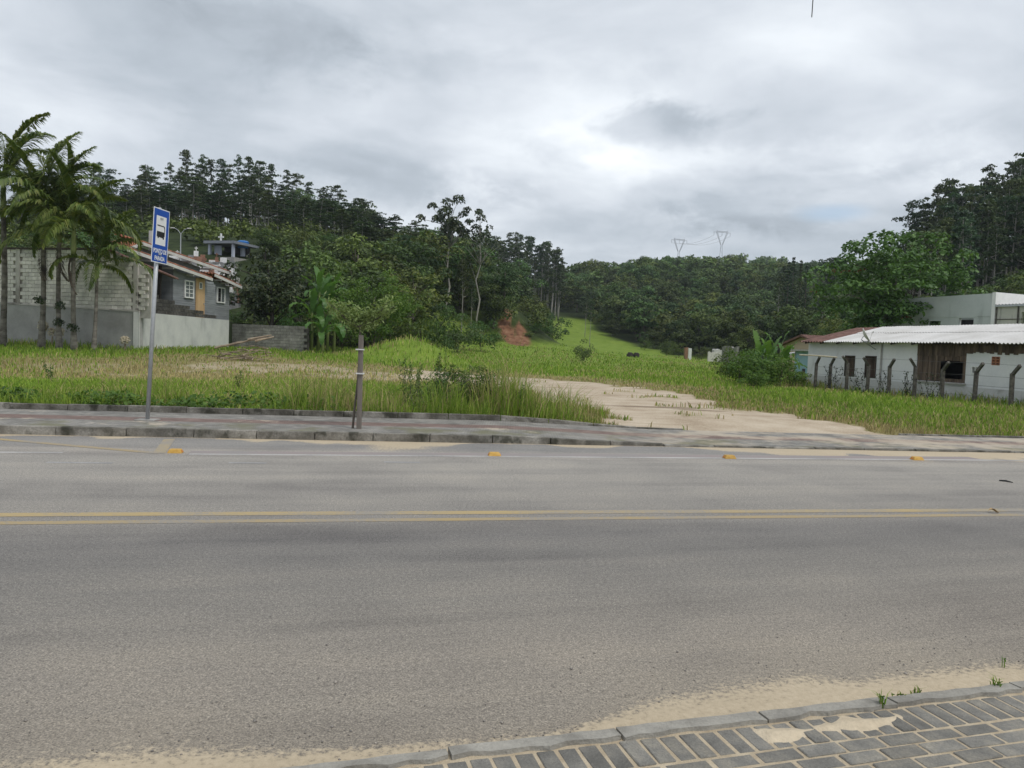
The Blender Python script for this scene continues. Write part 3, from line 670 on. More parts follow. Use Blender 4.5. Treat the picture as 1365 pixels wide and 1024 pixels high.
def tree_proto(kind, seed, h, w, base=.25, nclump=40, per=60, leaf=.35, cr=(.14, .24), m='leaf_forest', bark='bark', tr=.022, shape=1.0, flat=.7, aspect=.6, up=.55, stems=1, top=.0, tight=.4):
    """broad crowned tree; returns (trunk mesh, crown mesh), unit in metres, foot at the origin"""
    rng = np.random.default_rng(seed); zc = h * (base + (1 - base) * .5); rz_ = h * (1 - base) * .5
    cs, rs = [], []
    for i in range(nclump):
        d = rng.normal(size=3); d /= np.linalg.norm(d); k = rng.random() ** tight
        if d[2] < -.3: k *= .85
        ang = math.atan2(d[1], d[0]); wob = 1 + .16 * math.sin(ang * 3 + seed) + .1 * math.sin(ang * 5 + 2 * seed)
        p = np.array([d[0] * w / 2 * k * wob, d[1] * w / 2 * k * wob, zc + d[2] * rz_ * k])
        if top and p[2] > zc: p[:2] *= 1 - top * (p[2] - zc) / rz_
        cs.append(p); rs.append(rng.uniform(*cr) * w * (1.1 - .35 * k))
    C, N = clump_leaves(cs, rs, per, rng, flat, up)
    cm = leaf_cards(C, N, leaf * rng.uniform(.6, 1.3, len(C)), aspect, rng, 'crown', m)
    mb = MB(); r0 = max(.05, h * tr)
    for s_ in range(stems):
        fx = 0 if stems == 1 else rng.uniform(-.06, .06) * w; fy = 0 if stems == 1 else rng.uniform(-.06, .06) * w
        tip = Vector((rng.uniform(-.06, .06) * w + fx * 3, rng.uniform(-.06, .06) * w + fy * 3, zc + rz_ * .35))
        tp = limb(mb, (fx, fy, -.3), tip, r0 / stems ** .5, r0 * .35 / stems ** .5, rng, 7, 6, .03)
    order = sorted(range(nclump), key=lambda i: cs[i][2])[::max(1, nclump // 14)]
    for i in order:
        lw = [p_ for p_ in tp[1:-1] if p_.z < cs[i][2] - .12 * (h - base * h)]; t0 = lw[-1] if lw else tp[1]
        limb(mb, t0, cs[i], r0 * .32, r0 * .08, rng, 4, 3, .08, .05)
    return mb.mesh('trunk', bark, True), cm
def euc_proto(seed, h=22.0, crown=.5, w=5.5, nb_=20, leaf=.55, per=52, m='leaf_euc', tr=.0085, flatc=.75):
    """tall plantation tree: pale bare stem, ascending branches, umbrella-like tufts"""
    rng = np.random.default_rng(seed); mb = MB(); lean = rng.uniform(-.03, .03, 2) * h
    def stem(z): k = (z / h) ** 1.4; return Vector((lean[0] * k + .12 * math.sin(z * .4 + seed), lean[1] * k, z))
    mb.tube([stem(h * i / 9) if i else Vector((0, 0, -.5)) for i in range(10)], [h * tr * (1 - .85 * i / 9) + .02 for i in range(10)], 6)
    cs, rs = [], []
    for i in range(nb_):
        f = i / (nb_ - 1); z0 = h * (1 - crown) + h * crown * .93 * f; a = i * 2.4 + rng.uniform(-.5, .5)
        L = w / 2 * (1.0 - .6 * f) * rng.uniform(.35, 1.2); p0 = stem(z0)
        p1 = p0 + Vector((math.cos(a) * L, math.sin(a) * L, L * rng.uniform(.35, .8)))
        limb(mb, p0, p1, .05 + .05 * (1 - f), .025, rng, 4, 3, .06, -.08)
        r_ = rng.uniform(.55, 1.0) * w * .21
        cs.append(np.array(p1)); rs.append(r_)
        for k in range(int(rng.integers(1, 4))):
            q = p0.lerp(p1, rng.uniform(.5, 1.0)) + Vector((rng.normal() * r_ * .9, rng.normal() * r_ * .9, rng.uniform(-.2, .6) * r_)); cs.append(np.array(q)); rs.append(r_ * rng.uniform(.5, .85))
    cs.append(np.array(stem(h))); rs.append(w * .15)
    C, N = clump_leaves(cs, rs, per, rng, flatc, .5, .7, .5)
    return mb.mesh('trunk', 'bark_pale', True), leaf_cards(C, N, leaf * rng.uniform(.55, 1.25, len(C)), .5, rng, 'crown', m)
def plant(name, proto, loc, label, cat='tree', group=None, scale=1.0, rz=None, sz=None):
    o = thing(name, label, cat, (0, 0, 0), group)
    s = (scale, scale, scale * (sz or 1)) if not isinstance(scale, tuple) else scale
    o.matrix_basis = Matrix.LocRotScale(Vector(loc), Matrix.Rotation(random.uniform(0, 6.28) if rz is None else rz, 3, 'Z').to_quaternion(), Vector(s))
    link('trunk', proto[0], o); link('crown', proto[1], o); return o

# --- palms
def frond_mesh(seed, L=3.6, droop=1.0, up0=.9, leaflet=.75, m='leaf_palm', n=60, twist=.0):
    rng = np.random.default_rng(seed); pts = []; p = np.zeros(3); ang = up0; step = L / 24
    for i in range(25):
        pts.append(p.copy()); p = p + step * np.array([math.cos(ang), 0, math.sin(ang)]); ang -= droop * (1.9 / 24) * (0.5 + 1.1 * i / 24)
    pts = np.array(pts); V = []; F = []
    tt = np.linspace(.16, .995, n)
    for t_ in tt:
        i = min(23, int(t_ * 24)); f = t_ * 24 - i; c = pts[i] * (1 - f) + pts[i + 1] * f; d = unit(pts[i + 1] - pts[i])
        ln = leaflet * (math.sin(math.pi * min(1, .12 + t_ * .84)) ** .7) * rng.uniform(.85, 1.1)
        for sgn in (-1, 1):
            side = np.array([0, sgn, 0.]); upv = np.cross(d, side) * sgn; upv = upv if upv[2] > 0 else -upv
            dr = unit(d * (.55 + .5 * t_) + side * 1.0 + upv * rng.uniform(-.1, .45)); dn = unit(dr + np.array([0, 0, -1.1 * rng.uniform(.5, 1.2)]))
            wv = unit(np.cross(dr, np.array([0, 0, 1.0])) + d * .2) * .042 * rng.uniform(.9, 1.5)
            a = c; b_ = c + dr * ln * .5; e = b_ + dn * ln * .5; k = len(V)
            V += [a - wv * .6, a + wv * .6, b_ + wv, b_ - wv, e + wv * .12, e - wv * .12]; F += [(k, k + 1, k + 2, k + 3), (k + 3, k + 2, k + 4, k + 5)]
    mb = MB(); mb.tube([tuple(q) for q in pts[::3]], [.035 * (1 - .8 * i / 8) + .006 for i in range(9)], 5)
    k = len(V); V = [tuple(q) for q in V] + mb.v; F = F + [tuple(i + k for i in f) for f in mb.f]
    me = bpy.data.meshes.new('frond'); me.from_pydata(V, [], F); me.materials.append(MATS[m]); return me
FRONDS = [frond_mesh(i, 4.5, d_, u_, l_) for i, (d_, u_, l_) in enumerate(((.5, 1.35, .95), (.85, 1.15, .95), (1.1, .85, 1.0), (1.15, .55, .95), (1.0, .3, .85)))]
DEADF = frond_mesh(40, 2.6, .5, -1.35, .45, 'dry_frond', 26)
def palm(loc, h, label, nf=13, s=1.0, shaft=1.5, seed=0, dead=0, r=.19, fibre=()):
    rng = np.random.default_rng(seed); o = thing('palm_tree', label, 'palm tree', loc, 'palms along the grey wall')
    mb = MB(); pts = []; rad = []; n = int(h / .11); bx, by = rng.uniform(-.12, .12, 2)
    for i in range(n + 1):
        z = -.3 + (h + .3) * i / n; pts.append((bx * math.sin(z * .5), by * math.sin(z * .4), z)); rad.append((r * (1.25 - .35 * ss(0, 1.5, z)) * (1 - .25 * z / h)) * (1.05 if i % 2 else .97))
    mb.tube(pts, rad, 10); link('trunk', mb.mesh('trunk', 'palm_trunk', True), o)
    top = Vector(pts[-1]); mb = MB(); mb.tube([top + Vector((0, 0, z)) for z in (-.05, .15, .6, shaft * .8, shaft + .15)], [r * .8, r * .98, r * .85, r * .62, r * .3], 10); link('crownshaft', mb.mesh('crownshaft', 'palm_shaft', True), o)
    for i in range(nf):
        f = i / (nf - 1); k = min(4, int(f * 5)); fr = link('frond', FRONDS[k], o, top + Vector((0, 0, shaft * (1 - .25 * f))))
        fr.rotation_euler = (rng.uniform(-.35, .35), rng.uniform(-.12, .12), i * 2.4 + rng.uniform(-.3, .3)); fr.scale = (s * rng.uniform(.88, 1.1),) * 3
    for i in range(dead):
        fr = link('dead_frond', DEADF, o, top + Vector((0, 0, .1))); fr.rotation_euler = (0, rng.uniform(-.1, .1), rng.uniform(2.2, 4.0)); fr.scale = (s,) * 3
    for z in fibre:
        C, N = clump_leaves([np.array([rng.uniform(-.1, .15), -.12, z]) for _ in range(3)], [.26, .2, .22], 900, rng, 1.2, -.4)
        link('epiphyte', leaf_cards(C, N, .11, .5, rng, 'epiphyte', 'leaf_dark'), o)
    return o
# --- banana plants
def banana_leaf(seed, L=2.2, Wd=.52, droop=1.0, up0=1.25):
    rng = np.random.default_rng(seed); n = 22; p = np.zeros(3); ang = up0; pts = []
    for i in range(n + 1):
        pts.append(p.copy()); p = p + L / n * np.array([math.cos(ang), 0, math.sin(ang)]); ang -= droop * 1.7 / n * (.3 + 1.2 * i / n)
    V = []; F = []
    for i, c in enumerate(pts):
        t_ = i / n; w = .025 if t_ < .16 else Wd * .5 * max(.06, math.sin(math.pi * min(1, (t_ - .12) / .9)) ** .55)
        for sgn in (-1, 1): V.append((c[0] + rng.uniform(-.05, .05), sgn * w * rng.uniform(.62, 1.08), c[2] + w * .35 + rng.uniform(-.12, .05)))
        V.append(tuple(c))
    for i in range(n):
        a = i * 3; F += [(a, a + 2, a + 5, a + 3), (a + 2, a + 1, a + 4, a + 5)]
    me = bpy.data.meshes.new('leaf'); me.from_pydata(V, [], F); me.materials.append(MATS['leaf_banana']); me.polygons.foreach_set('use_smooth', [True] * len(F)); return me
BLEAF = [banana_leaf(i, 2.3, .58, d_, u_) for i, (d_, u_) in enumerate(((.35, 1.42), (.7, 1.2), (1.1, 1.05), (1.5, .95), (1.7, .6)))]
def banana(loc, h, label, group, nl=9, s=1.0, seed=0, bare=False):
    rng = np.random.default_rng(seed); o = thing('banana_plant', label, 'banana plant', loc, group)
    mb = MB(); mb.tube([(0, 0, -.2), (.03, 0, h * .5), (0, .04, h)], [.13 * s, .10 * s, .05 * s], 8); link('stem', mb.mesh('stem', 'palm_shaft', True), o)
    for i in range(nl):
        f = i / (nl - 1); l_ = link('leaf', BLEAF[min(4, int(f * 5))], o, (0, 0, h * (1 - .22 * f))); l_.rotation_euler = (rng.uniform(-.25, .25), rng.uniform(-.15, .15), i * 2.4 + rng.uniform(-.4, .4)); l_.scale = (s * rng.uniform(.8, 1.1),) * 3
    return o

# ------------------------------------------------------------------ grasses
G1, G2, G3, ST = np.array([.095, .18, .022]), np.array([.19, .30, .036]), np.array([.31, .40, .065]), np.array([.46, .385, .18])
def blades(x, y, z, h, wd, col, rng, lean=.45, name='grass'):
    n = len(x); a = rng.uniform(0, 6.283, n); la = rng.uniform(0, 6.283, n); ln = h * lean * rng.random(n)
    wx, wy = np.cos(a) * wd / 2, np.sin(a) * wd / 2; lx, ly = np.cos(la) * ln, np.sin(la) * ln
    P = lambda k, f, wv, zz: np.stack([x + lx * f + k * wx * wv, y + ly * f + k * wy * wv, z + h * zz], 1)
    V = np.stack([P(-1, 0, 1, -.04), P(1, 0, 1, -.04), P(1, .32, .8, .58), P(-1, .32, .8, .58), P(1, 1, .12, 1 - .25 * lean), P(-1, 1, .12, 1 - .25 * lean)], 1).reshape(-1, 3)
    k = (np.arange(n) * 6)[:, None]; F = np.concatenate([k + np.array([[0, 1, 2, 3]]), k + np.array([[3, 2, 4, 5]])], 0)
    return np_mesh(name, V, F, 'grass', col=np.repeat(col, 6, 0))
def gcolor(n, green, rng):
    """green 0 straw .. 1 fresh"""
    u_ = rng.random((n, 1)); g_ = np.where(u_ < .4, G1 + (G2 - G1) * (u_ / .4), G2 + (G3 - G2) * ((u_ - .4) / .6))
    k = (rng.random(n) < green)[:, None]; return np.where(k, g_, ST * rng.uniform(.55, 1.15, (n, 1))) * rng.uniform(.8, 1.2, (n, 1))

# ------------------------------------------------------------------ building helpers
class Frame:
    """vertical plane through A and B; u runs from A to B, w points out towards the viewer"""
    def __init__(s, A, B):
        s.A = Vector((A[0], A[1], 0)); s.B = Vector((B[0], B[1], 0)); s.e = (s.B - s.A).normalized(); n = Vector((s.e.y, -s.e.x, 0))
        s.n = n if n.dot(-s.A) > 0 else -n
    def p(s, u, w, z): q = s.A + s.e * u + s.n * w; return Vector((q.x, q.y, z))
    def uz(s, px, py, w=0.0):
        a = s.A + s.n * w; b_ = s.B + s.n * w; q = online(px, a, b_, py); return (q - a).dot(s.e), q.z
    def box(s, mb, u0, u1, w0, w1, z0, z1):
        return mb.hexa([s.p(u0, w0, z0), s.p(u1, w0, z0), s.p(u1, w1, z0), s.p(u0, w1, z0), s.p(u0, w0, z1), s.p(u1, w0, z1), s.p(u1, w1, z1), s.p(u0, w1, z1)])
    def wall(s, u0, u1, w0, w1, z0, z1, holes=()):
        """wall slab with rectangular openings cut right through"""
        mb = MB(); us = sorted({u0, u1, *[h for o in holes for h in o[:2]]})
        for a, b_ in zip(us[:-1], us[1:]):
            hs = sorted([(o[2], o[3]) for o in holes if o[0] <= a + 1e-6 and o[1] >= b_ - 1e-6]); z = z0
            for h0, h1 in hs:
                if h0 > z: s.box(mb, a, b_, w0, w1, z, h0)
                z = h1
            if z < z1: s.box(mb, a, b_, w0, w1, z, z1)
        return mb
def corr_sheet(a, b_, across, pitch, amp, thick=.012, per=8):
    """corrugated sheet: a to b_ down the slope, waves repeated along 'across'"""
    a, b_, ac = Vector(a), Vector(b_), Vector(across); L = ac.length; d = ac / L; nrm = (b_ - a).cross(d).normalized()
    if nrm.z < 0: nrm = -nrm
    n = max(2, int(L / pitch * per)); mb = MB()
    for i in range(n + 1):
        o = d * (L * i / n) + nrm * (amp * math.sin(2 * math.pi * i / per))
        for q in (a, b_): mb.v += [tuple(q + o), tuple(q + o - nrm * thick)]
    for i in range(n):
        k = i * 4; mb.f += [(k, k + 2, k + 6, k + 4), (k + 1, k + 5, k + 7, k + 3), (k, k + 4, k + 5, k + 1), (k + 2, k + 3, k + 7, k + 6)]
    k = n * 4; mb.f += [(0, 1, 3, 2), (k, k + 2, k + 3, k + 1)]
    return mb
def piece(mb, name, m, parent, bevel=0.0): return mb.build(name, m, parent, bevel=bevel)
def xy(px, d): q = at(px, 460, d); return (q.x, q.y)

# ------------------------------------------------------------------ white house behind the post fence
WF = Frame(xy(1078, 42), xy(1365, 29)); ZE = 2.50
wh = thing('white_house', 'long low white house with wavy pale roof sheets behind bent concrete posts', 'house', WF.p(0, 0, 0))
UE = 17.5
def wrect(x0, x1, y0, y1, w=0.0):
    xm = (x0 + x1) / 2; ym = (y0 + y1) / 2; return (WF.uz(x0, ym, w)[0], WF.uz(x1, ym, w)[0], WF.uz(xm, y1, w)[1], WF.uz(xm, y0, w)[1])
win1 = wrect(1126, 1139.5, 474, 502); win2 = wrect(1153, 1168, 474.5, 504); bay = wrect(1222, 1288, 456, 509); win3 = wrect(1295, 1306, 488, 499); vent = wrect(1322, 1333, 475.5, 487); hole = wrect(1253.5, 1279, 481, 505)
piece(WF.wall(0, UE, -.18, 0, -.6, ZE, [win1, win2, (bay[0], bay[1], bay[2], ZE), win3, vent]), 'wall', 'wall_white', wh)
mb = MB(); WF.box(mb, 0, .18, -5.5, -.182, -.6, ZE); piece(mb, 'end_wall', 'wall_white', wh)
mb = MB(); WF.box(mb, .2, UE, -5.7, -5.5, -.6, ZE); piece(mb, 'back_wall', 'wall_white', wh)
mb = MB(); WF.box(mb, UE, UE + .18, -5.7, 0, -.6, ZE); piece(mb, 'end_wall', 'wall_white', wh)
mb = MB(); WF.box(mb, .2, UE, -1.6, -1.5, -.6, ZE); piece(mb, 'dark_backing', 'dark_interior', wh)  # dark sheet behind the openings, the unlit room put into its colour
mb = MB(); WF.box(mb, .02, UE, .003, .02, -.6, WF.uz(1330, 519)[1]); piece(mb, 'plinth', 'wall_plinth', wh)
for wn in (win1, win2):
    u0, u1, z0, z1 = wn; fr = MB(); c_ = .06
    for (a, b_, q, r_) in ((u0 + .002, u0 + c_, z0, z1), (u1 - c_, u1 - .002, z0, z1), (u0 + c_, u1 - c_, z1 - c_, z1 - .002), (u0 + c_, u1 - c_, z0 + .002, z0 + c_)): WF.box(fr, a, b_, -.1, .025, q, r_)
    f_ = piece(fr, 'window', 'frame_wood', wh)
    sh = MB(); k = u0 + c_ + (u1 - u0) * .3
    sh.hexa([WF.p(u0 + c_, -.02, z0 + c_), WF.p(k, -.25, z0 + c_), WF.p(k, -.28, z0 + c_), WF.p(u0 + c_, -.05, z0 + c_), WF.p(u0 + c_, -.02, z1 - c_), WF.p(k, -.25, z1 - c_), WF.p(k, -.28, z1 - c_), WF.p(u0 + c_, -.05, z1 - c_)]); piece(sh, 'shutter', 'board_wood', f_)
    sh = MB(); WF.box(sh, u1 - (u1 - u0) * .32, u1 - c_, -.12, -.09, z0 + c_, z1 - c_); piece(sh, 'shutter', 'board_wood', f_)
u0, u1, z0, z1 = win3; fr = MB(); c_ = .05; um = (u0 + u1) / 2
for (a, b_, q, r_) in ((u0, u0 + c_, z0, z1), (u1 - c_, u1, z0, z1), (u0 + c_, u1 - c_, z1 - c_, z1), (u0 + c_, u1 - c_, z0, z0 + c_), (um - .02, um + .02, z0 + c_, z1 - c_)): WF.box(fr, a, b_, -.08, .03, q, r_)
piece(fr, 'window', 'white_paint', wh)
mb = MB(); WF.box(mb, u0 + c_, u1 - c_, -.10, -.07, z0 + c_, z1 - c_); piece(mb, 'pane', 'dark_interior', wh)
u0, u1, z0, z1 = vent
for i in range(3):
    for j in range(2):
        a = u0 + (u1 - u0) * j / 2; b_ = u0 + (u1 - u0) * (j + 1) / 2; q = z0 + (z1 - z0) * i / 3; r_ = z0 + (z1 - z0) * (i + 1) / 3
        mb = MB(); g = .028
        for (aa, bb, qq, rr) in ((a, a + g, q, r_), (b_ - g, b_, q, r_), (a + g, b_ - g, q, q + g), (a + g, b_ - g, r_ - g, r_)): WF.box(mb, aa + .002, bb - .002, -.12, .012, qq + .002, rr - .002)
        WF.box(mb, a + g, b_ - g, -.11, -.09, q + g, r_ - g); piece(mb, 'vent_brick', 'brick_vent', wh)
# boarded bay with a dark hatch
u = bay[0]
while u < bay[1] - .02:
    w_ = min(random.uniform(.13, .20), bay[1] - u); a, b_ = u, u + w_ - .012; dd = random.uniform(-.012, .012); zt = ZE - .05
    if b_ > hole[0] and a < hole[1]:
        mb = MB(); WF.box(mb, a, b_, -.06 + dd, -.035 + dd, hole[3] + random.uniform(-.02, .01), zt); piece(mb, 'board', 'board_wood', wh)
        mb = MB(); WF.box(mb, a, b_, -.06 + dd, -.035 + dd, bay[2], hole[2]); piece(mb, 'board', 'board_wood', wh)
    else:
        mb = MB(); WF.box(mb, a, b_, -.06 + dd, -.035 + dd, bay[2] + random.uniform(0, .03), zt); piece(mb, 'board', 'board_wood', wh)
    u += w_
u = bay[0]
zb2 = WF.uz(1256, 474)[1]
while u < bay[1]:                                                # short upper row lapped over the long boards
    w_ = random.uniform(.13, .2); mb = MB(); WF.box(mb, u, min(u + w_ - .012, bay[1]), -.03, -.008 + random.uniform(0, .008), zb2 + random.uniform(-.05, .03), ZE - .04); piece(mb, 'board', 'board_wood', wh); u += w_
u = bay[1] + .01; zb3 = WF.uz(1330, 471)[1]
while u < UE:
    w_ = random.uniform(.13, .2); mb = MB(); WF.box(mb, u, u + w_ - .012, .004, .03 + random.uniform(0, .008), zb3 + random.uniform(-.06, .03), ZE - .03); piece(mb, 'board', 'board_wood', wh); u += w_
mb = MB(); WF.box(mb, bay[0] - .05, bay[1] + .05, -.15, .10, bay[2] - .07, bay[2] - .004); piece(mb, 'ledge', 'fibre_cement_edge', wh)
up_ = WF.uz(1175, 490)[0]; mb = MB(); mb.tube([WF.p(up_, .06, ZE), WF.p(up_, .06, .05)], .035, 8); piece(mb, 'downpipe', 'fibre_cement_edge', wh)
# roof
ur = WF.uz(1097, 460, .5)[0]; ul = WF.uz(1066, 462, .5)[0]; ZR = 3.38
def roof_pt(u, w): return WF.p(u, w, ZE - .02 + (ZR - ZE) * (.5 - w) / 3.5)
k = 0
u = ur
while u < UE + .6:
    L = .1768 * 6; o = piece(corr_sheet(roof_pt(u, .5 + random.uniform(-.02, .02)), roof_pt(u, -1.6), WF.e * (L + .02), .1768, .026), 'roof_sheet', 'fibre_cement', wh)
    o.location.z += .012 * (k % 2) + random.uniform(-.004, .008)
    o = piece(corr_sheet(roof_pt(u, -1.45) + Vector((0, 0, .03)), roof_pt(u, -3.0) + Vector((0, 0, .03)), WF.e * (L + .02), .1768, .026), 'roof_sheet', 'fibre_cement', wh)
    o.location.z += .012 * (k % 2) + random.uniform(-.004, .008); u += L; k += 1
piece(corr_sheet(WF.p(ur, -3.0, ZR + .01), WF.p(ur, -6.2, ZE - .1), WF.e * (UE + .6 - ur), .1768, .026), 'roof_sheet', 'fibre_cement', wh)
piece(corr_sheet(roof_pt(ul, .5), roof_pt(ul, -3.0), WF.e * (ur - ul), .24, .035), 'roof_tiles', 'roof_tile_old', wh)
piece(corr_sheet(WF.p(ul, -3.0, ZR - .02), WF.p(ul, -6.2, ZE - .1), WF.e * (ur - ul), .24, .035), 'roof_tiles', 'roof_tile_old', wh)
mb = MB(); mb.prism([WF.p(.01, .0, ZE), WF.p(.01, -5.6, ZE), WF.p(.01, -3.0, ZR - .08)], WF.e * .15); piece(mb, 'gable', 'wall_white', wh)
for i in range(14):
    uu = .3 + i * 1.3; mb = MB(); mb.beam(roof_pt(uu, .42) - Vector((0, 0, .09)), roof_pt(uu, -2.9) - Vector((0, 0, .09)), .06, .09); piece(mb, 'rafter', 'frame_wood', wh)
# satellite dish on the eave
ud, _ = WF.uz(1152, 450, .6); dc = WF.p(ud, .62, WF.uz(1150, 448, .6)[1])
sdh = thing('satellite_dish', 'dirty pale satellite dish tilted on the eave of the white house', 'satellite dish', dc)
ax = Vector((.80, -.35, .48)).normalized(); t1 = ax.cross(Vector((0, 0, 1))).normalized(); t2 = ax.cross(t1); mb = MB(); rings = 5; sg = 20
for r_ in range(rings + 1):
    for j in range(sg):
        rr = .36 * max(r_, .02) / rings; q = dc + (t1 * math.cos(6.2832 * j / sg) + t2 * math.sin(6.2832 * j / sg)) * rr + ax * (rr * rr * .9); mb.v.append(tuple(q))
for r_ in range(rings):
    for j in range(sg): mb.f.append((r_ * sg + j, r_ * sg + (j + 1) % sg, (r_ + 1) * sg + (j + 1) % sg, (r_ + 1) * sg + j))
o = piece(mb, 'reflector', 'dish', sdh); md = o.modifiers.new('s', 'SOLIDIFY'); md.thickness = .015; o.data.polygons.foreach_set('use_smooth', [True] * len(o.data.polygons))
mb = MB(); mb.tube([dc - t2 * .33 * (1 if t2.z > 0 else -1) + ax * .1, dc + ax * .42], .012, 6); mb.tube([dc + ax * .38, dc + ax * .48], .03, 8); piece(mb, 'feed_arm', 'dish', sdh)
mb = MB(); mb.tube([dc - ax * .02, dc - ax * .12 - Vector((0, 0, .12)), WF.p(ud + .1, .02, ZE - .35)], .022, 8); piece(mb, 'bracket', 'galvanised', sdh)

# fence of bent concrete posts
PF = Frame(WF.p(-.3, 1.5, 0), WF.p(12, 1.3, 0))
posts = [(1086, 'R'), (1105, 'R'), (1128, 'S'), (1156, 'S'), (1185, 'R'), (1219, 'S'), (1256, 'R'), (1299.5, 'R'), (1349, 'R')]
post_pts = []
for i, (px, kd) in enumerate(posts):
    u, _ = PF.uz(px, 520); f = (u / 12); b0 = PF.p(u, 0, 0); g = Hs(b0.x, b0.y); ph = 1.32 + random.uniform(-.05, .05); top = Vector((b0.x, b0.y, g + ph)); lean = Vector((random.uniform(-.03, .03), 0, 0)); top += lean
    where = {0: 'at the end by the bushes', 1: 'second from the bushes, under the pale pole', 2: 'before the first window', 3: 'before the second window', 4: 'beside the downpipe', 5: 'at the edge of the boarded bay', 6: 'before the dark hatch', 7: 'under the small white window', 8: 'past the brick vent'}[i]
    t_ = thing('fence_post', f'weathered bent-top concrete fence post {where}', 'fence post', (b0.x, b0.y, g), 'concrete fence posts by the white house')
    mb = MB(); mb.beam(Vector((b0.x, b0.y, g - .3)), top, .13, .12, (0, 1, 0)); piece(mb, 'shaft', 'post_concrete', t_, .01)
    dirn = (PF.e * .40 + PF.n * .12 if kd == 'R' else PF.n * .38 + PF.e * .1) + Vector((0, 0, .30)); mb = MB(); mb.beam(top - Vector((0, 0, .05)), top + dirn, .10, .11, (0, 1, 0) if kd == 'R' else (1, 0, 0)); piece(mb, 'bent_arm', 'post_concrete', t_, .01)
    post_pts.append((b0, g, top, top + dirn))
fw_ = thing('wire_fence', 'thin rusty wire strands strung between the bent concrete posts', 'wire fence', post_pts[0][0])
for hh in (.35, .75, 1.12):
    pts = []
    for (b0, g, tp, te) in post_pts: pts.append(Vector((b0.x, b0.y, g + hh)) - PF.n * -.07)
    pts.append(pts[-1] + (pts[-1] - pts[-2]) * 1.6); mb = MB(); mb.tube(pts, .005, 4); piece(mb, 'wire', 'wire', fw_)
pts = [te for (_, _, _, te) in post_pts]; mb = MB(); mb.tube([pts[i] for i in (0, 1, 4, 6, 7, 8)], .005, 4); piece(mb, 'wire', 'wire', fw_)
a = at(1065, 488, post_pts[0][2].y - .2); b_ = Vector(post_pts[1][3]) + Vector((.1, -.05, .04)); a.z = post_pts[0][3].z + .06
mb = MB(); mb.tube([a, (a + b_) / 2 + Vector((0, 0, .02)), b_], .035, 7); tag(mb.build('pole', 'cream_dry'), 'pale pole lying across the tops of two bent fence posts', 'pole')
for i, (px, dz_) in enumerate(((1112, 0), (1147, .1), (1178, .2), (1207, .1), (1240, .05))):
    u, _ = PF.uz(px, 515); q = PF.p(u, .05, 0); g = Hs(q.x, q.y); rng = np.random.default_rng(60 + i); mb = MB(); C = []
    for k in range(7):
        p0 = Vector((q.x + rng.uniform(-.3, .3), q.y, g)); pts = [p0]
        for s_ in range(6): pts.append(pts[-1] + Vector((rng.uniform(-.12, .12), rng.uniform(-.03, .03), rng.uniform(.08, .24))))
        mb.tube(pts, .006, 4); C += [np.array(p_) + rng.normal(size=3) * .04 for p_ in pts[1:] for _ in range(3)]
    C = np.array(C); o = thing('dry_vine', ['dry vine straggling up the fence between the first bent posts', 'brown vine tangle below the gap between the two dark windows', 'thin dry vine beside the downpipe', 'sparse dry vine left of the boarded bay', 'low dry vine under the boarded bay ledge'][i], 'vine', q)
    piece(mb, 'stem', 'bark_dark', o); lo_ = link('foliage', leaf_cards(C, rng.normal(size=C.shape), .07, .7, rng, 'foliage', 'leaf_dark')); setp(lo_, o)

# ------------------------------------------------------------------ grey building behind the white house
BF = Frame(xy(1165, 53), xy(1326, 45)); gb = thing('grey_building', 'pale grey plastered building with flat parapet and dark openings behind the white house', 'building', BF.p(0, 0, 0))
uR, zT = BF.uz(1324, 391); zT2 = BF.uz(1215, 405)[1]
def brect(x0, x1, y0, y1): xm = (x0 + x1) / 2; ym = (y0 + y1) / 2; return (BF.uz(x0, ym)[0], BF.uz(x1, ym)[0], BF.uz(xm, y1)[1], BF.uz(xm, y0)[1])
hs = [brect(1237, 1253.5, 428, 440), brect(1278, 1297.5, 424, 438)]
piece(BF.wall(0, uR, -.2, 0, -.5, zT - 1.35, hs), 'wall', 'wall_greygreen', gb)
mb = MB(); mb.hexa([BF.p(0, -.22, zT - 1.35), BF.p(uR, -.22, zT - 1.35), BF.p(uR, .025, zT - 1.35), BF.p(0, .025, zT - 1.35), BF.p(0, -.22, zT - .1), BF.p(uR, -.22, zT), BF.p(uR, .025, zT), BF.p(0, .025, zT - .1)]); piece(mb, 'parapet', 'wall_greygreen', gb)
mb = MB(); BF.box(mb, uR - .003, uR + .22, -3, .06, -.5, zT + .05); piece(mb, 'parapet_end', 'white_paint', gb)
mb = MB(); BF.box(mb, 0, .2, -7, -.205, -.5, zT - .12); piece(mb, 'end_wall', 'wall_greygreen', gb)
mb = MB(); BF.box(mb, .2, uR + 9, -7.2, -7, -.5, zT - .3); piece(mb, 'back_wall', 'wall_greygreen', gb)
mb = MB(); BF.box(mb, .2, uR - .02, -2.2, -2.1, -.5, zT - 1.4); piece(mb, 'dark_backing', 'dark_interior', gb)  # dark sheet coloured as the shade behind the window openings
for h_ in hs:
    mb = MB(); BF.box(mb, h_[0] - .08, h_[0] - .002, -.1, .02, h_[2], h_[3]); BF.box(mb, h_[0] - .08, h_[1] + .08, -.1, .02, h_[3] + .002, h_[3] + .07); piece(mb, 'window_frame', 'wall_greygreen', gb)
zL = BF.uz(1345, 406)[1]
hs2 = [(uR + 1.75, uR + 2.9, zL - 1.25, zL - .45)]
piece(BF.wall(uR + .225, uR + 9, -.18, -.02, -.5, zL - .12, hs2), 'wall', 'wall_cream_stained', gb)
for k in range(7):
    mb = MB(); uu = uR + .25 + k * 1.28; BF.box(mb, uu, uu + .07, -.018, .03, -.5, zL - .12); piece(mb, 'panel_joint', 'post_concrete', gb)
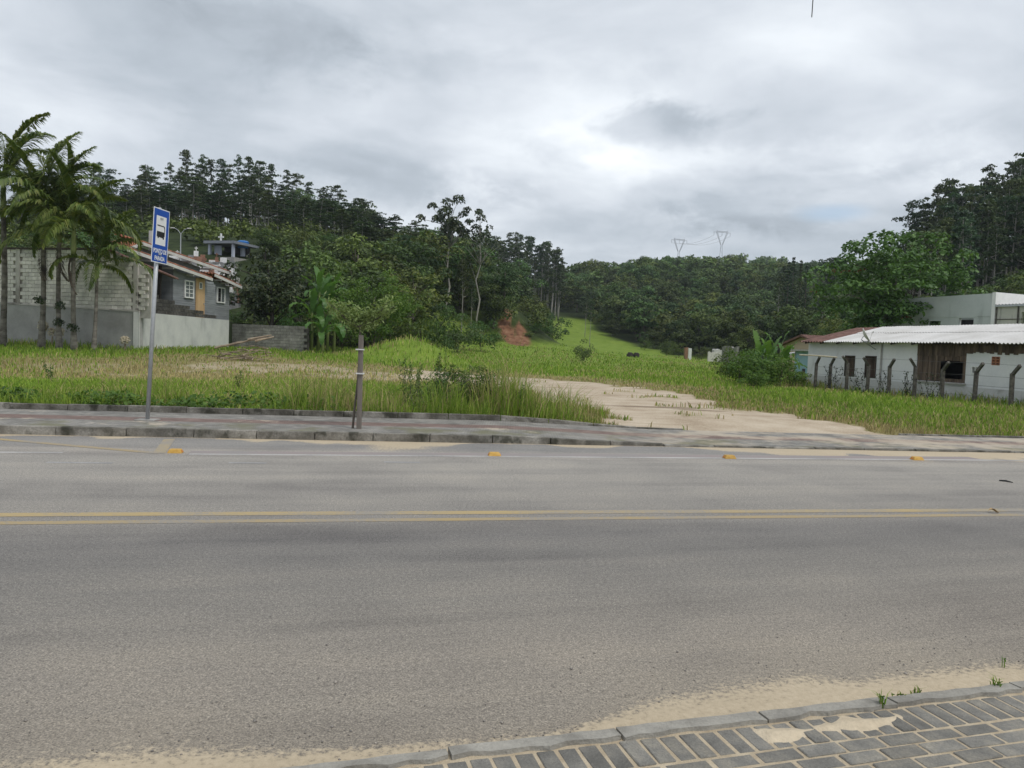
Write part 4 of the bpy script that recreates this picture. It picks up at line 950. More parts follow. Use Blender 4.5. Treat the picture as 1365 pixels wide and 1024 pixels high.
mb = MB(); BF.box(mb, uR + .225, uR + 9, -.018, .018, zL - .86, zL - .82); piece(mb, 'panel_joint', 'post_concrete', gb)
mb = MB(); BF.box(mb, uR + .23, uR + 9, -.3, .12, zL - .12, zL); piece(mb, 'gutter', 'galvanised', gb)
piece(corr_sheet(BF.p(uR + .23, .1, zL + .02), BF.p(uR + .23, -7.2, zL + .55), BF.e * 8.8, .2, .02), 'roof_sheet', 'fibre_cement', gb)

# ------------------------------------------------------------------ beige gabled house and blue lean-to
HF = Frame(xy(1036, 66), xy(1104, 61)); bh = thing('beige_house', 'small beige gabled house with brown tile roof behind the banana plants', 'house', HF.p(0, 0, 0))
ua, za = HF.uz(1040, 461); uc, zc_ = HF.uz(1104, 461); upk, zpk = HF.uz(1073, 446.5)
mb = MB(); mb.prism([HF.p(ua, 0, -.5), HF.p(uc, 0, -.5), HF.p(uc, 0, za - .1), HF.p(upk, 0, zpk - .1), HF.p(ua, 0, za - .1)], HF.n * -.2); piece(mb, 'gable_wall', 'wall_beige', bh)
mb = MB(); HF.box(mb, ua, ua + .2, -8, -.2, -.5, za - .12); piece(mb, 'side_wall', 'wall_beige', bh)
mb = MB(); HF.box(mb, uc - .2, uc, -8, -.2, -.5, za - .12); piece(mb, 'side_wall', 'wall_beige', bh)
sl = (zpk - za) / (upk - ua)
piece(corr_sheet(HF.p(upk, .45, zpk), HF.p(ua - .5, .45, za - .5 * sl), HF.n * -8.7, .24, .03, .05), 'roof_tiles', 'roof_tile_old', bh)
piece(corr_sheet(HF.p(upk, .45, zpk + .015), HF.p(uc + .5, .45, zpk - (uc + .5 - upk) * sl), HF.n * -8.7, .24, .03, .05), 'roof_tiles', 'roof_tile_old', bh)
for q in (HF.p(ua - .5, .47, za - .5 * sl), HF.p(uc + .5, .47, zpk - (uc + .5 - upk) * sl)):
    mb = MB(); mb.beam(HF.p(upk, .47, zpk - .07), q - Vector((0, 0, .07)), .04, .14); piece(mb, 'barge_board', 'roof_tile_old', bh)
LF = Frame(xy(1050, 52), xy(1081, 48)); ls = thing('blue_shed', 'pale blue lean-to shed tucked against the end of the white house', 'shed', LF.p(0, 0, 0))
u0, z0 = LF.uz(1060, 466); u1, _ = LF.uz(1081, 466)
mb = MB(); LF.box(mb, u0, u1 + .3, -2.5, 0, -.5, z0 - .1); piece(mb, 'wall', 'wall_blue', ls)
mb = MB(); LF.box(mb, u0 - .5, u1 + .4, -2.6, .35, z0 - .098, z0); piece(mb, 'roof', 'fibre_cement_edge', ls)
mb = MB(); ud0 = LF.uz(1070, 490)[0]; LF.box(mb, ud0, ud0 + .45, .002, .03, -.3, LF.uz(1075, 492)[1]); piece(mb, 'doorway', 'dark_interior', ls)  # dark plate on the wall, shade of the opening put into its colour
pa = at(1052, 472, 51); mb = MB(); mb.hexa([pa + Vector(v_) for v_ in ((-.1, -.6, -.02), (1.3, -.6, .25), (1.3, .7, .25), (-.1, .7, -.02), (-.1, -.6, .02), (1.3, -.6, .29), (1.3, .7, .29), (-.1, .7, .02))])
o = piece(mb, 'awning', 'white_paint', ls)
mb = MB(); mb.tube([pa + Vector((.0, 0, 0)), Vector((pa.x, pa.y, Hs(pa.x, pa.y)))], .04, 6); piece(mb, 'awning_post', 'frame_wood', ls)

# ruined walls by the far edge of the field
def ruin(px, d, x0, x1, y0, label, m, mat2=None, dep=.25, rz=0.0):
    a = at(x0, 470, d); b_ = at(x1, 470, d + rz); z1 = at((x0 + x1) / 2, y0, d).z; f = Frame((a.x, a.y), (b_.x, b_.y)); g = min(Hs(a.x, a.y), Hs(b_.x, b_.y)) - .4; L = (f.B - f.A).length
    o = thing('ruined_wall', label, 'wall', (a.x, a.y, g)); n = 8; mb = MB()
    low = [f.p(L * i / n, 0, g) for i in range(n + 1)]; top = [f.p(L * i / n, 0, z1 + random.uniform(-.22, .05)) for i in range(n + 1)]
    for i in range(n):
        za_ = max(top[i].z, g + .3); mb.hexa([low[i], low[i + 1], low[i + 1] - f.n * dep, low[i] - f.n * dep, Vector((low[i].x, low[i].y, za_)), Vector((low[i + 1].x, low[i + 1].y, top[i + 1].z)), Vector((low[i + 1].x, low[i + 1].y, top[i + 1].z)) - f.n * dep, Vector((low[i].x, low[i].y, za_)) - f.n * dep])
    piece(mb, 'wall', m, o); return o
ruin(0, 120, 913.5, 917.5, 463, 'narrow bare brick wall stub at the field edge', 'brick_bare', dep=1.0)
ruin(0, 119, 918, 922, 463.5, 'broken white wall stub beside the brick stub', 'white_paint', dep=.4)
ruin(0, 116, 944, 961, 469, 'low crumbling pale wall between dark shrubs', 'block', dep=.3)
ruin(0, 120, 952, 963, 465.5, 'low shed roof edge of pale sheets behind the crumbling wall', 'fibre_cement', dep=1.4)
ruin(0, 108, 962, 982, 462.5, 'grey rough block wall beside the overgrown bushes', 'block_old', dep=.3, rz=-8)

# ------------------------------------------------------------------ retaining wall, block wall and grey timber house
CO = xy(185, 39); LE = xy(0, 41.2); EN = xy(304.5, 50)
RF = Frame((CO[0] + (LE[0] - CO[0]) * 1.9, CO[1] + (LE[1] - CO[1]) * 1.9), CO); rw = thing('retaining_wall', 'grey plastered retaining wall with a side face coloured brighter as if lit, behind the palms', 'wall', (CO[0], CO[1], .5))
Lr = (RF.B - RF.A).length; ZW = RF.uz(180, 416)[1]; ZWl = RF.uz(5, 405.5)[1]
slope = (ZW - ZWl) / (RF.uz(180, 416)[0] - RF.uz(5, 405.5)[0])
zl0 = ZW - slope * Lr
mb = MB(); mb.hexa([RF.p(0, -.3, -.5), RF.p(Lr, -.3, -.5), RF.p(Lr, 0, -.5), RF.p(0, 0, -.5), RF.p(0, -.3, zl0), RF.p(Lr, -.3, ZW), RF.p(Lr, 0, ZW), RF.p(0, 0, zl0)]); piece(mb, 'front_face', 'plaster_grey', rw)
SFm = Frame(CO, EN); Ls = (SFm.B - SFm.A).length; ZWe = SFm.uz(304, 427)[1]
mb = MB(); mb.hexa([SFm.p(.003, -.3, -.5), SFm.p(Ls, -.3, -.5), SFm.p(Ls, .012, -.5), SFm.p(.003, .012, -.5), SFm.p(.003, -.3, ZW + .01), SFm.p(Ls, -.3, ZWe), SFm.p(Ls, .012, ZWe), SFm.p(.003, .012, ZW + .01)]); piece(mb, 'side_face', 'plaster_lit', rw)
mb = MB(); mb.hexa([RF.p(0, -.28, zl0 + .002), RF.p(Lr, -.28, ZW + .012), RF.p(Lr, .03, ZW + .012), RF.p(0, .03, zl0 + .002), RF.p(0, -.28, zl0 + .07), RF.p(Lr, -.28, ZW + .08), RF.p(Lr, .03, ZW + .08), RF.p(0, .03, zl0 + .07)]); piece(mb, 'coping', 'mortar', rw)
# yard filled up behind the wall
yd = MB(); yz = ZW - .12
yq = [RF.p(-22, -.2, 0), RF.p(Lr - .2, -.2, 0), Vector((EN[0] - .2, EN[1] + 5, 0)), RF.p(-22, -24, 0)]
yd.hexa([(q.x, q.y, -1) for q in yq] + [(q.x, q.y, yz) for q in yq])
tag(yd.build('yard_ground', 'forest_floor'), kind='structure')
# block wall
bw = thing('block_wall', 'unfinished whitish concrete block wall on top of the grey wall behind the palms', 'wall', RF.p(Lr, 0, ZW))
uA = RF.uz(-25, 380, -.1)[0]; uB = RF.uz(201, 380, -.1)[0]; zTop = RF.uz(10, 331, -.1)[1]; uG = RF.uz(150, 335, -.1)[0]; zG = RF.uz(201, 361, -.1)[1]
def ztop(u): return zTop if u < uG else zTop + (zG - zTop) * (u - uG) / (uB - uG)
mb = MB(); mb.prism([RF.p(uA, -.12, ZW - .3), RF.p(uB, -.12, ZW - .3), RF.p(uB, -.12, zG - .05), RF.p(uG, -.12, zTop - .05), RF.p(uA, -.12, zTop - .05)], RF.n * -.12); piece(mb, 'mortar', 'mortar', bw)
bl = MB(); bl.box((0, 0, 0), (.38, .14, .18)); blm = bl.mesh('block', 'block'); hf = MB(); hf.box((0, 0, 0), (.18, .14, .18)); hfm = hf.mesh('block', 'block'); ang = math.atan2(RF.e.y, RF.e.x)
r_ = 0; z = ZW + .2; cnt = 0
while z < zTop - .1:
    u = uA + (.2 if r_ % 2 else 0) + .2
    while u < uB - .15:
        if z + .1 < ztop(u + .2) and not any(abs(u - c_) < .26 for c_ in (RF.uz(23, 380)[0], RF.uz(180, 390)[0])):
            o = bpy.data.objects.new('block', blm); COL.objects.link(o); o.location = RF.p(u, -.115 + random.uniform(-.008, .006), z); o.rotation_euler = (0, random.gauss(0, .006), ang); setp(o, bw); cnt += 1
        u += .4
    z += .2; r_ += 1
for px in (23, 180):
    uc = RF.uz(px, 380)[0]; mb = MB(); RF.box(mb, uc - .13, uc + .13, -.2, -.02, ZW + .085, ztop(uc) - .03); piece(mb, 'pillar', 'mortar', bw)
mb = MB(); mb.hexa([RF.p(uA, -.25, zTop - .04), RF.p(uG, -.25, zTop - .04), RF.p(uG, .05, zTop - .04), RF.p(uA, .05, zTop - .04), RF.p(uA, -.25, zTop + .03), RF.p(uG, -.25, zTop + .03), RF.p(uG, .05, zTop + .03), RF.p(uA, .05, zTop + .03)]); piece(mb, 'roof_edge', 'frame_wood', bw)
# stepped dark wall on the side face
dw = thing('dark_block_wall', 'blackened stepped block wall sloping down on top of the pale side wall', 'wall', SFm.p(0, 0, ZW))
dk = MB(); dk.box((0, 0, 0), (.385, .15, .185)); dkm = dk.mesh('block', 'block_dark')
uS, zS = SFm.uz(208, 394, -.15); uE_, _ = SFm.uz(299, 426, -.15); r_ = 0; z = ZW + .1
while z < zS:
    lim = uS + (uE_ - uS) * (zS - z) / (zS - ZWe); u = .25 + (.2 if r_ % 2 else 0)
    while u + .2 < max(lim, uS - .2):
        o = bpy.data.objects.new('block', dkm); COL.objects.link(o)
        o.location = SFm.p(u, -.14, z); o.rotation_euler = (0, 0, math.atan2(SFm.e.y, SFm.e.x)); setp(o, dw); u += .4
    z += .2; r_ += 1

# grey timber house
GF = Frame(xy(205, 42.7), xy(306, 50.6)); gh = thing('grey_timber_house', 'grey lap-sided timber house with orange tile roofs above the retaining wall', 'house', GF.p(0, 0, yz))
def rake(x0, y0, x1, y1, w): a = GF.uz(x0, y0, w); b_ = GF.uz(x1, y1, w); return a, b_
def zl(rk, u): (u0, z0), (u1, z1) = rk; return z0 + (z1 - z0) * (u - u0) / (u1 - u0)
def ul_(rk, z): (u0, z0), (u1, z1) = rk; return u0 + (u1 - u0) * (z - z0) / (z1 - z0)
R2 = rake(170, 333, 283, 373, .45); R1 = rake(190, 325, 308, 365, -.8); R3 = rake(286, 367, 322, 383.5, -.2)
def roof(rk, w0, w1, name, m='roof_tile', th=.05):
    (u0, z0), (u1, z1) = rk; L = abs(w1 - w0); piece(corr_sheet(GF.p(u0, w0, z0 + .13), GF.p(u1, w0, z1 + .13), GF.n * (w1 - w0) + Vector((0, 0, min(.42, .3 * L))), .22, .045, th), name, m, gh)
    mb = MB(); mb.beam(GF.p(u0, w0 + .02, z0), GF.p(u1, w0 + .02, z1), .05, .17); piece(mb, 'fascia', 'fascia', gh)
    n = int(L / .9)
    for k in range(1, 4):
        uu = u0 + (u1 - u0) * k / 4; mb = MB(); mb.beam(GF.p(uu, w0, zl(rk, uu) - .12), GF.p(uu, w1, zl(rk, uu) - .12), .09, .1); piece(mb, 'purlin', 'fascia', gh)
roof(R2, .45, -1.0, 'roof_tiles'); roof(R1, -.8, -2.5, 'roof_tiles'); roof(R3, -.2, -5.5, 'roof_tiles')
rl = rake(190, 325, 172, 332, -.8)
piece(corr_sheet(GF.p(rl[0][0], -.8, rl[0][1] + .13), GF.p(rl[1][0], -.8, rl[1][1] + .13), GF.n * -1.7, .22, .045, .05), 'roof_tiles', 'roof_tile', gh)
mb = MB(); mb.beam(GF.p(rl[0][0], -.78, rl[0][1]), GF.p(rl[1][0], -.78, rl[1][1]), .05, .17); piece(mb, 'fascia', 'fascia', gh)
R4 = rake(164, 341, 238, 372, 1.0)
piece(corr_sheet(GF.p(R4[0][0], 1.0, R4[0][1]), GF.p(R4[1][0], 1.0, R4[1][1]), GF.n * -.9 + Vector((0, 0, .35)), .22, .045, .05), 'porch_roof', 'roof_tile_old', gh)
def siding(u0, u1, w, z0, rk, name='siding_board'):
    z = z0
    while True:
        h_ = .135; um = min(u1, ul_(rk, z + h_)) if rk else u1
        if um < u0 + .15 or z > z0 + 4: break
        mb = MB(); mb.hexa([GF.p(u0, w - .03, z), GF.p(um, w - .03, z), GF.p(um, w + .022, z), GF.p(u0, w + .022, z), GF.p(u0, w - .03, z + h_ + .01), GF.p(um, w - .03, z + h_ + .01), GF.p(um, w, z + h_ + .01), GF.p(u0, w, z + h_ + .01)]); piece(mb, name, 'siding', gh); z += h_
def solid(u0, u1, w, z0, rk, m, name, off=.1):
    mb = MB(); mb.prism([GF.p(u0, w, z0), GF.p(u1, w, z0), GF.p(u1, w, zl(rk, u1) - off), GF.p(u0, w, zl(rk, u0) - off)], GF.n * -.1); piece(mb, name, m, gh)
uw0 = GF.uz(231, 390)[0]; uw1 = GF.uz(287, 390)[0]; uw2 = GF.uz(306, 395, -.7)[0]; uw1b = GF.uz(286, 395, -.7)[0]; z_b = yz - .05
R2w = rake(170, 333, 283, 373, 0); R2w = ((R2w[0][0], R2[0][1] - .05), (R2w[1][0], R2[1][1] - .05))
R2i = (R2[0], R2[1])
solid(uw0, uw1, -.05, z_b, R2i, 'siding', 'wall', .12); siding(uw0, uw1, -.02, z_b, (R2[0], (R2[1][0], R2[1][1] - .0)))
solid(uw1b - .3, uw2, -.75, z_b, R3, 'siding', 'wall', .1); siding(uw1b - .1, uw2, -.72, z_b, ((R3[0][0], R3[0][1] - .05), (R3[1][0], R3[1][1] - .05)))
solid(GF.uz(183, 340, -1.3)[0], uw1 + .35, -1.3, z_b + 1.6, R1, 'siding', 'upper_wall', .1)
mb = MB(); GF.box(mb, -1.5, uw0 + .1, -2.3, -2.2, z_b, R2[0][1] - .4); piece(mb, 'porch_wall', 'siding', gh)
mb = MB(); GF.box(mb, uw0, uw0 + .1, -2.2, -.16, z_b, zl(R2, uw0) - .2); piece(mb, 'porch_wall', 'siding', gh)
mb = MB(); GF.box(mb, uw2 - .1, uw2 - .004, -6, -.86, z_b, zl(R3, uw2) - .12); piece(mb, 'side_wall', 'siding', gh)
mb = MB(); up2 = GF.uz(212, 390)[0]; GF.box(mb, up2, up2 + .14, -.1, .05, z_b, zl(R2, up2) - .1); piece(mb, 'porch_post', 'frame_wood', gh)
def hrect(x0, x1, y0, y1, w): xm = (x0 + x1) / 2; ym = (y0 + y1) / 2; return (GF.uz(x0, ym, w)[0], GF.uz(x1, ym, w)[0], GF.uz(xm, y1, w)[1], GF.uz(xm, y0, w)[1])
def window(r, w, nx_, ny_, open_=False):
    u0, u1, z0, z1 = r; fr = MB(); c_ = .07
    for (a, b_, q, s_) in ((u0, u0 + c_, z0, z1), (u1 - c_, u1, z0, z1), (u0 + c_, u1 - c_, z1 - c_, z1), (u0 + c_, u1 - c_, z0, z0 + c_)): GF.box(fr, a, b_, w - .02, w + .07, q, s_)
    f_ = piece(fr, 'window', 'white_paint', gh)
    cols = [(u0 + c_) + (u1 - u0 - 2 * c_) * i / nx_ for i in range(nx_ + 1)]; rows = [(z0 + c_) + (z1 - z0 - 2 * c_) * i / ny_ for i in range(ny_ + 1)]
    for i in range(nx_):
        for j in range(ny_):
            mb = MB(); GF.box(mb, cols[i] + .012, cols[i + 1] - .012, w + .03, w + .036, rows[j] + .012, rows[j + 1] - .012); piece(mb, 'pane', 'dark_void' if open_ and i == 0 else 'pane_glass', f_)  # open side: black plate painted as the shade indoors, no glass
    for i in range(1, nx_): mb = MB(); GF.box(mb, cols[i] - .022, cols[i] + .022, w + .03, w + .06, z0 + c_, z1 - c_); piece(mb, 'glazing_bar', 'white_paint', f_)
    if not open_:
        for j in range(1, ny_): mb = MB(); GF.box(mb, u0 + c_, u1 - c_, w + .03, w + .055, rows[j] - .018, rows[j] + .018); piece(mb, 'glazing_bar', 'white_paint', f_)
mat('pane_glass', [(.10, .115, .12), (.17, .185, .19)], 3, .12, spec=.6)
window(hrect(245.5, 257.5, 374, 397.5, .02), .02, 2, 4); window(hrect(288.5, 299, 383, 404, -.7), -.69, 2, 3, True)
u0, u1, z0, z1 = hrect(261, 272.5, 371, 417, .02); mb = MB(); GF.box(mb, u0, u1, -.02, .05, z_b + .06, z1); dr = piece(mb, 'door', 'door_wood', gh)
mb = MB(); um = (u0 + u1) / 2; GF.box(mb, um - .16, um + .16, .052, .062, z1 - .65, z1 - .25); piece(mb, 'pane', 'white_paint', dr)
mb = MB(); GF.box(mb, um - .11, um + .11, .064, .07, z1 - .60, z1 - .30); piece(mb, 'pane', 'pane_glass', dr)
mb = MB(); GF.box(mb, u1 - .14, u1 - .08, .052, .10, z_b + 1.0, z_b + 1.06); piece(mb, 'handle', 'galvanised', dr)
mb = MB(); q = GF.uz(207, 322, -2); mb.box(GF.p(q[0], -2, q[1] - .4), (.5, .5, 2.0), ang); piece(mb, 'chimney', 'fascia', gh)

# old block wall past the house
OF = Frame(xy(304, 51.5), xy(411, 51)); ow = thing('old_block_wall', 'low old grey block wall between the house and the banana plants', 'wall', OF.p(0, 0, 0)); Lo = (OF.B - OF.A).length
zo1 = OF.uz(310, 429)[1]; zo2 = OF.uz(410, 437)[1]
mb = MB(); OF.box(mb, 0, Lo, -.16, -.06, -.5, zo2 - .05); piece(mb, 'mortar', 'block_dark', ow)
ob = MB(); ob.box((0, 0, 0), (.385, .15, .185), jit=.006); obm = ob.mesh('block', 'block_old'); z = zo2 - .1; r_ = 0
zz = .1
while zz < zo1 - .05:
    u = .2 + (.2 if r_ % 2 else 0)
    while u < Lo - .15:
        if zz < zo1 + (zo2 - zo1) * u / Lo:
            o = bpy.data.objects.new('block', obm); COL.objects.link(o); o.location = OF.p(u, -.03 + random.uniform(-.012, .008), zz); o.rotation_euler = (0, 0, math.atan2(OF.e.y, OF.e.x) + random.gauss(0, .01)); setp(o, ow)
        u += .4
    zz += .2; r_ += 1

# ------------------------------------------------------------------ cemetery on the rise
CHF = Frame(xy(277, 92), xy(311, 91)); u0, zc0 = CHF.uz(277, 348); u1, _ = CHF.uz(311, 348); zc1 = CHF.uz(294, 325)[1]; gch = max(Hs(CHF.p(2, 0, 0).x, CHF.p(2, 0, 0).y) + .1, CHF.uz(294, 350)[1] - .3)
ch = thing('cemetery_chapel', 'small open blue-grey chapel with flat roof and cross above the tombs', 'chapel', CHF.p(u0, 0, gch))
for uu in (u0, u1 - .28): mb = MB(); CHF.box(mb, uu, uu + .28, -.28, 0, gch - 1.5, zc1); piece(mb, 'pillar', 'chapel_wall', ch)
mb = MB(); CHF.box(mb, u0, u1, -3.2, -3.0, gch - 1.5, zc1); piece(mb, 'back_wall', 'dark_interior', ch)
mb = MB(); CHF.box(mb, u0 + .28, u0 + 1.25, -.9, -.8, gch - 1.5, zc1 - .1); piece(mb, 'side_wall', 'chapel_wall', ch)
mb = MB(); mb.hexa([CHF.p(u0 - .35, .4, zc1), CHF.p(u1 + .35, .4, zc1), CHF.p(u1 + .7, -4, zc1 - .05), CHF.p(u0 - .3, -4, zc1), CHF.p(u0 - .35, .4, zc1 + .32), CHF.p(u1 + .35, .4, zc1 + .32), CHF.p(u1 + .7, -4, zc1 + .22), CHF.p(u0 - .3, -4, zc1 + .3)]); piece(mb, 'roof', 'chapel_roof', ch)
mb = MB(); CHF.box(mb, u0 - .3, u1 + .3, -3.4, .2, gch - 1.5, gch - .02); piece(mb, 'floor', 'concrete', ch)
uc_ = CHF.uz(294.5, 315, -1)[0]; mb = MB(); CHF.box(mb, uc_ - .09, uc_ + .09, -1.1, -.95, zc1 + .3, zc1 + 1.35); CHF.box(mb, uc_ - .36, uc_ + .36, -1.09, -.96, zc1 + .85, zc1 + 1.02); piece(mb, 'cross', 'white_paint', ch)
tq = at(324, 326, 94); tk = thing('water_tank', 'blue water tank beside the chapel roof', 'water tank', tq); mb = MB(); mb.tube([tq + Vector((0, 0, z_)) for z_ in (-.45, .25, .28, .42)], [.62, .7, .74, .5], 16); piece(mb, 'tank', 'tank_blue', tk)
mb = MB(); mb.tube([tq + Vector((0, 0, -.45)), Vector((tq.x, tq.y, Hs(tq.x, tq.y)))], .3, 8); piece(mb, 'stand', 'chapel_wall', tk)
lbls = {'tomb_white': 'small white tomb with a headstone on the cemetery slope', 'tomb_grey': 'small grey stone tomb with a headstone on the cemetery slope', 'tomb_brown': 'small red-brown tomb with a headstone on the cemetery slope'}
for i in range(64):
    px = 226 + 88 * (i + random.random()) / 64; d = random.uniform(75, 89); q = at(px, 350, d); g = Hs(q.x, q.y)
    q.z = g
    m = random.choices(['tomb_white', 'tomb_grey', 'tomb_brown'], (5, 4, 2))[0]; t_ = thing('tomb', lbls[m], 'tomb', q, {'tomb_white': 'white tombs', 'tomb_grey': 'grey tombs', 'tomb_brown': 'red-brown tombs'}[m])
    a_ = random.uniform(-.3, .3); hh = random.uniform(.25, .55); mb = MB(); mb.box(q + Vector((0, 0, hh / 2 - (q.z - g + .4) / 2)), (random.uniform(.8, 1.1), 1.8, hh + q.z - g + .4), a_); piece(mb, 'grave_box', m, t_)
    mb = MB(); hs_ = random.uniform(.3, .7); mb.box(q + Vector((0, .7, hh + hs_ / 2)), (random.uniform(.35, .8), .14, hs_), a_)
    if random.random() < .4: mb.box(q + Vector((0, .7, hh + hs_ + .25)), (.08, .08, .5), a_); mb.box(q + Vector((0, .7, hh + hs_ + .33)), (.34, .07, .08), a_)
    piece(mb, 'headstone', random.choice(['tomb_white', 'tomb_grey', m]), t_)
q = at(241, 331, 84); lp = thing('street_lamp', 'twin-arm street lamp standing among the cemetery tombs', 'street lamp', q); tp = at(241, 312, 84)
mb = MB(); mb.tube([Vector((q.x, q.y, Hs(q.x, q.y) - .3)), tp], [.07, .05], 6); piece(mb, 'pole', 'galvanised', lp)
for s_ in (-1, 1):
    mb = MB(); mb.tube([tp, tp + Vector((s_ * .35, 0, .45)), tp + Vector((s_ * .75, 0, .62))], .035, 5); ar = piece(mb, 'arm', 'galvanised', lp); mb = MB(); mb.box(tp + Vector((s_ * .9, 0, .63)), (.4, .18, .1)); piece(mb, 'lamp_head', 'dish', lp)

# ------------------------------------------------------------------ pylons on the far ridge
def pylon(px, ytop, d, sc, label, tilt):
    base = at(px, 352, d); g = Hs(base.x, base.y); top = at(px, ytop, d).z; t_ = thing('pylon', label, 'pylon', (base.x, base.y, g)); Hh = top - g; c_ = Vector((base.x, base.y, 0)); ar = Vector((math.cos(tilt), math.sin(tilt), 0)); W_ = 12.0 * sc
    zwaist = top - 13.5 * sc; r_ = .14
    def pt(a, z): return c_ + ar * a + Vector((0, 0, z))
    mb = MB()
    for s_ in (-1, 1): mb.tube([pt(s_ * 2.6 * sc, g - 1), pt(s_ * .7 * sc, zwaist)], r_, 4)
    nst = 7
    for i in range(nst):
        f0, f1 = i / nst, (i + 1) / nst; w0 = 2.6 + (.7 - 2.6) * f0; w1 = 2.6 + (.7 - 2.6) * f1; s_ = 1 if i % 2 else -1; mb.tube([pt(s_ * w0 * sc, g - 1 + (zwaist - g + 1) * f0), pt(-s_ * w1 * sc, g - 1 + (zwaist - g + 1) * f1)], r_ * .6, 4)
    piece(mb, 'lower_tower', 'pylon_steel', t_)
    for s_ in (-1, 1):
        mb = MB(); a0, a1 = pt(s_ * .5 * sc, zwaist), pt(s_ * 4.6 * sc, top - 2.2 * sc); b0, b1 = pt(s_ * 1.1 * sc, zwaist), pt(s_ * 5.9 * sc, top - 2.2 * sc); mb.tube([a0, a1], r_, 4); mb.tube([b0, b1], r_, 4)
        for i in range(7): mb.tube([a0.lerp(a1, i / 7), b0.lerp(b1, (i + 1) / 7)], r_ * .6, 4)
        mb.tube([pt(s_ * 5.2 * sc, top - 1.4 * sc), pt(s_ * 5.2 * sc, top)], r_, 4); piece(mb, 'window_arm', 'pylon_steel', t_)
    mb = MB(); mb.tube([pt(-W_ * .72, top - 2 * sc), pt(W_ * .72, top - 2 * sc)], r_, 4); mb.tube([pt(-6 * sc, top - 1.0 * sc), pt(6 * sc, top - 1.0 * sc)], r_, 4)
    for i in range(12): mb.tube([pt((-6 + i) * sc, top - (2 if i % 2 else 1) * sc), pt((-5 + i) * sc, top - (1 if i % 2 else 2) * sc)], r_ * .6, 4)
    piece(mb, 'cross_arm', 'pylon_steel', t_)
    ins = []
    for a in (-W_ * .7, 0, W_ * .7): mb = MB(); mb.tube([pt(a, top - 2 * sc), pt(a, top - 5 * sc)], .14, 4); piece(mb, 'insulator', 'pylon_steel', t_); ins.append(pt(a, top - 5 * sc))
    return ins
i1 = pylon(904, 317.5, 640, .82, 'lattice pylon standing lower behind the wooded ridge', .25); i2 = pylon(960.5, 307, 640, .88, 'taller lattice pylon standing on the wooded hilltop', .25)
for a, b_ in zip(i1, i2):
    mb = MB(); far = b_ + (b_ - a) * 1.6 + Vector((0, 0, -30)); back = a - (b_ - a) * 1.4
    def cat_(p, q, sag): return [p.lerp(q, k / 12) - Vector((0, 0, sag * 4 * (k / 12) * (1 - k / 12))) for k in range(13)]
    mb.tube(cat_(a, b_, 3.5), .08, 3); tag(mb.build('power_line', 'wire'), 'thin power line hanging between the two far lattice pylons', 'power line', 'power lines between the pylons')

# ------------------------------------------------------------------ bus stop sign
b0 = gnd(196.5, 560, .13); dS = b0.y; tpS = at(212.5, 277, dS + .05); upS = (tpS - b0).normalized()
sg_ = thing('bus_stop_sign', 'blue and white bus stop sign on a slightly leaning galvanised pole', 'sign', b0)
mb = MB(); mb.tube([b0 - upS * .1, tpS], .035, 14); piece(mb, 'pole', 'galvanised', sg_).data.polygons.foreach_set('use_smooth', [True] * 16)
mb = MB(); mb.box(b0 + Vector((0, 0, .0)), (.34, .30, .03)); piece(mb, 'footing', 'concrete', sg_)
eS = Vector((.10, 1, 0)); eS = (eS - upS * eS.dot(upS)).normalized(); nS = eS.cross(upS).normalized(); nS = nS if nS.x > 0 else -nS
zt = at(212, 278, dS).z; zbm = at(212, 350.5, dS).z; hP = (zt - zbm) / upS.z; kT = (zt - b0.z) / upS.z; wP = .50; cP = b0 + upS * (kT - hP / 2) + nS * .05
def sp(a, b_, c_): return cP + eS * a + upS * b_ + nS * c_
def splate(mb, a0, a1, b0_, b1, c0, c1): return mb.hexa([sp(a0, b0_, c0), sp(a1, b0_, c0), sp(a1, b0_, c1), sp(a0, b0_, c1), sp(a0, b1, c0), sp(a1, b1, c0), sp(a1, b1, c1), sp(a0, b1, c1)])
pan = piece(splate(MB(), -wP / 2, wP / 2, -hP / 2, hP / 2, -.003, .003), 'panel', 'sign_white', sg_)
piece(splate(MB(), -wP / 2 + .016, wP / 2 - .016, -hP / 2 + .016, hP / 2 - .016, .0034, .0045), 'blue_field', 'sign_blue', pan)
piece(splate(MB(), -.16, .155, -.16, hP / 2 - .13, .005, .006), 'white_field', 'sign_white', pan)
def flat(pts, c_, name, m): mb = MB(); mb.prism([sp(a, b_, c_) for a, b_ in pts], nS * .0008); piece(mb, name, m, pan)
flat([(-.125, .185), (.085, .185), (.115, .165), (.118, .14), (.118, .0), (.1, .0), (.1, .135), (.075, .165), (-.125, .165)], .0065, 'bus_symbol', 'sign_black')
flat([(-.13, .075), (.1, .075), (.1, -.005), (.06, -.03), (-.13, -.02)], .0065, 'bus_symbol', 'sign_black')
flat([(-.105, -.02), (-.06, -.02), (-.066, -.045), (-.099, -.045)], .0068, 'bus_symbol', 'sign_black'); flat([(.055, -.02), (.1, -.01), (.096, -.05), (.06, -.05)], .0068, 'bus_symbol', 'sign_black')
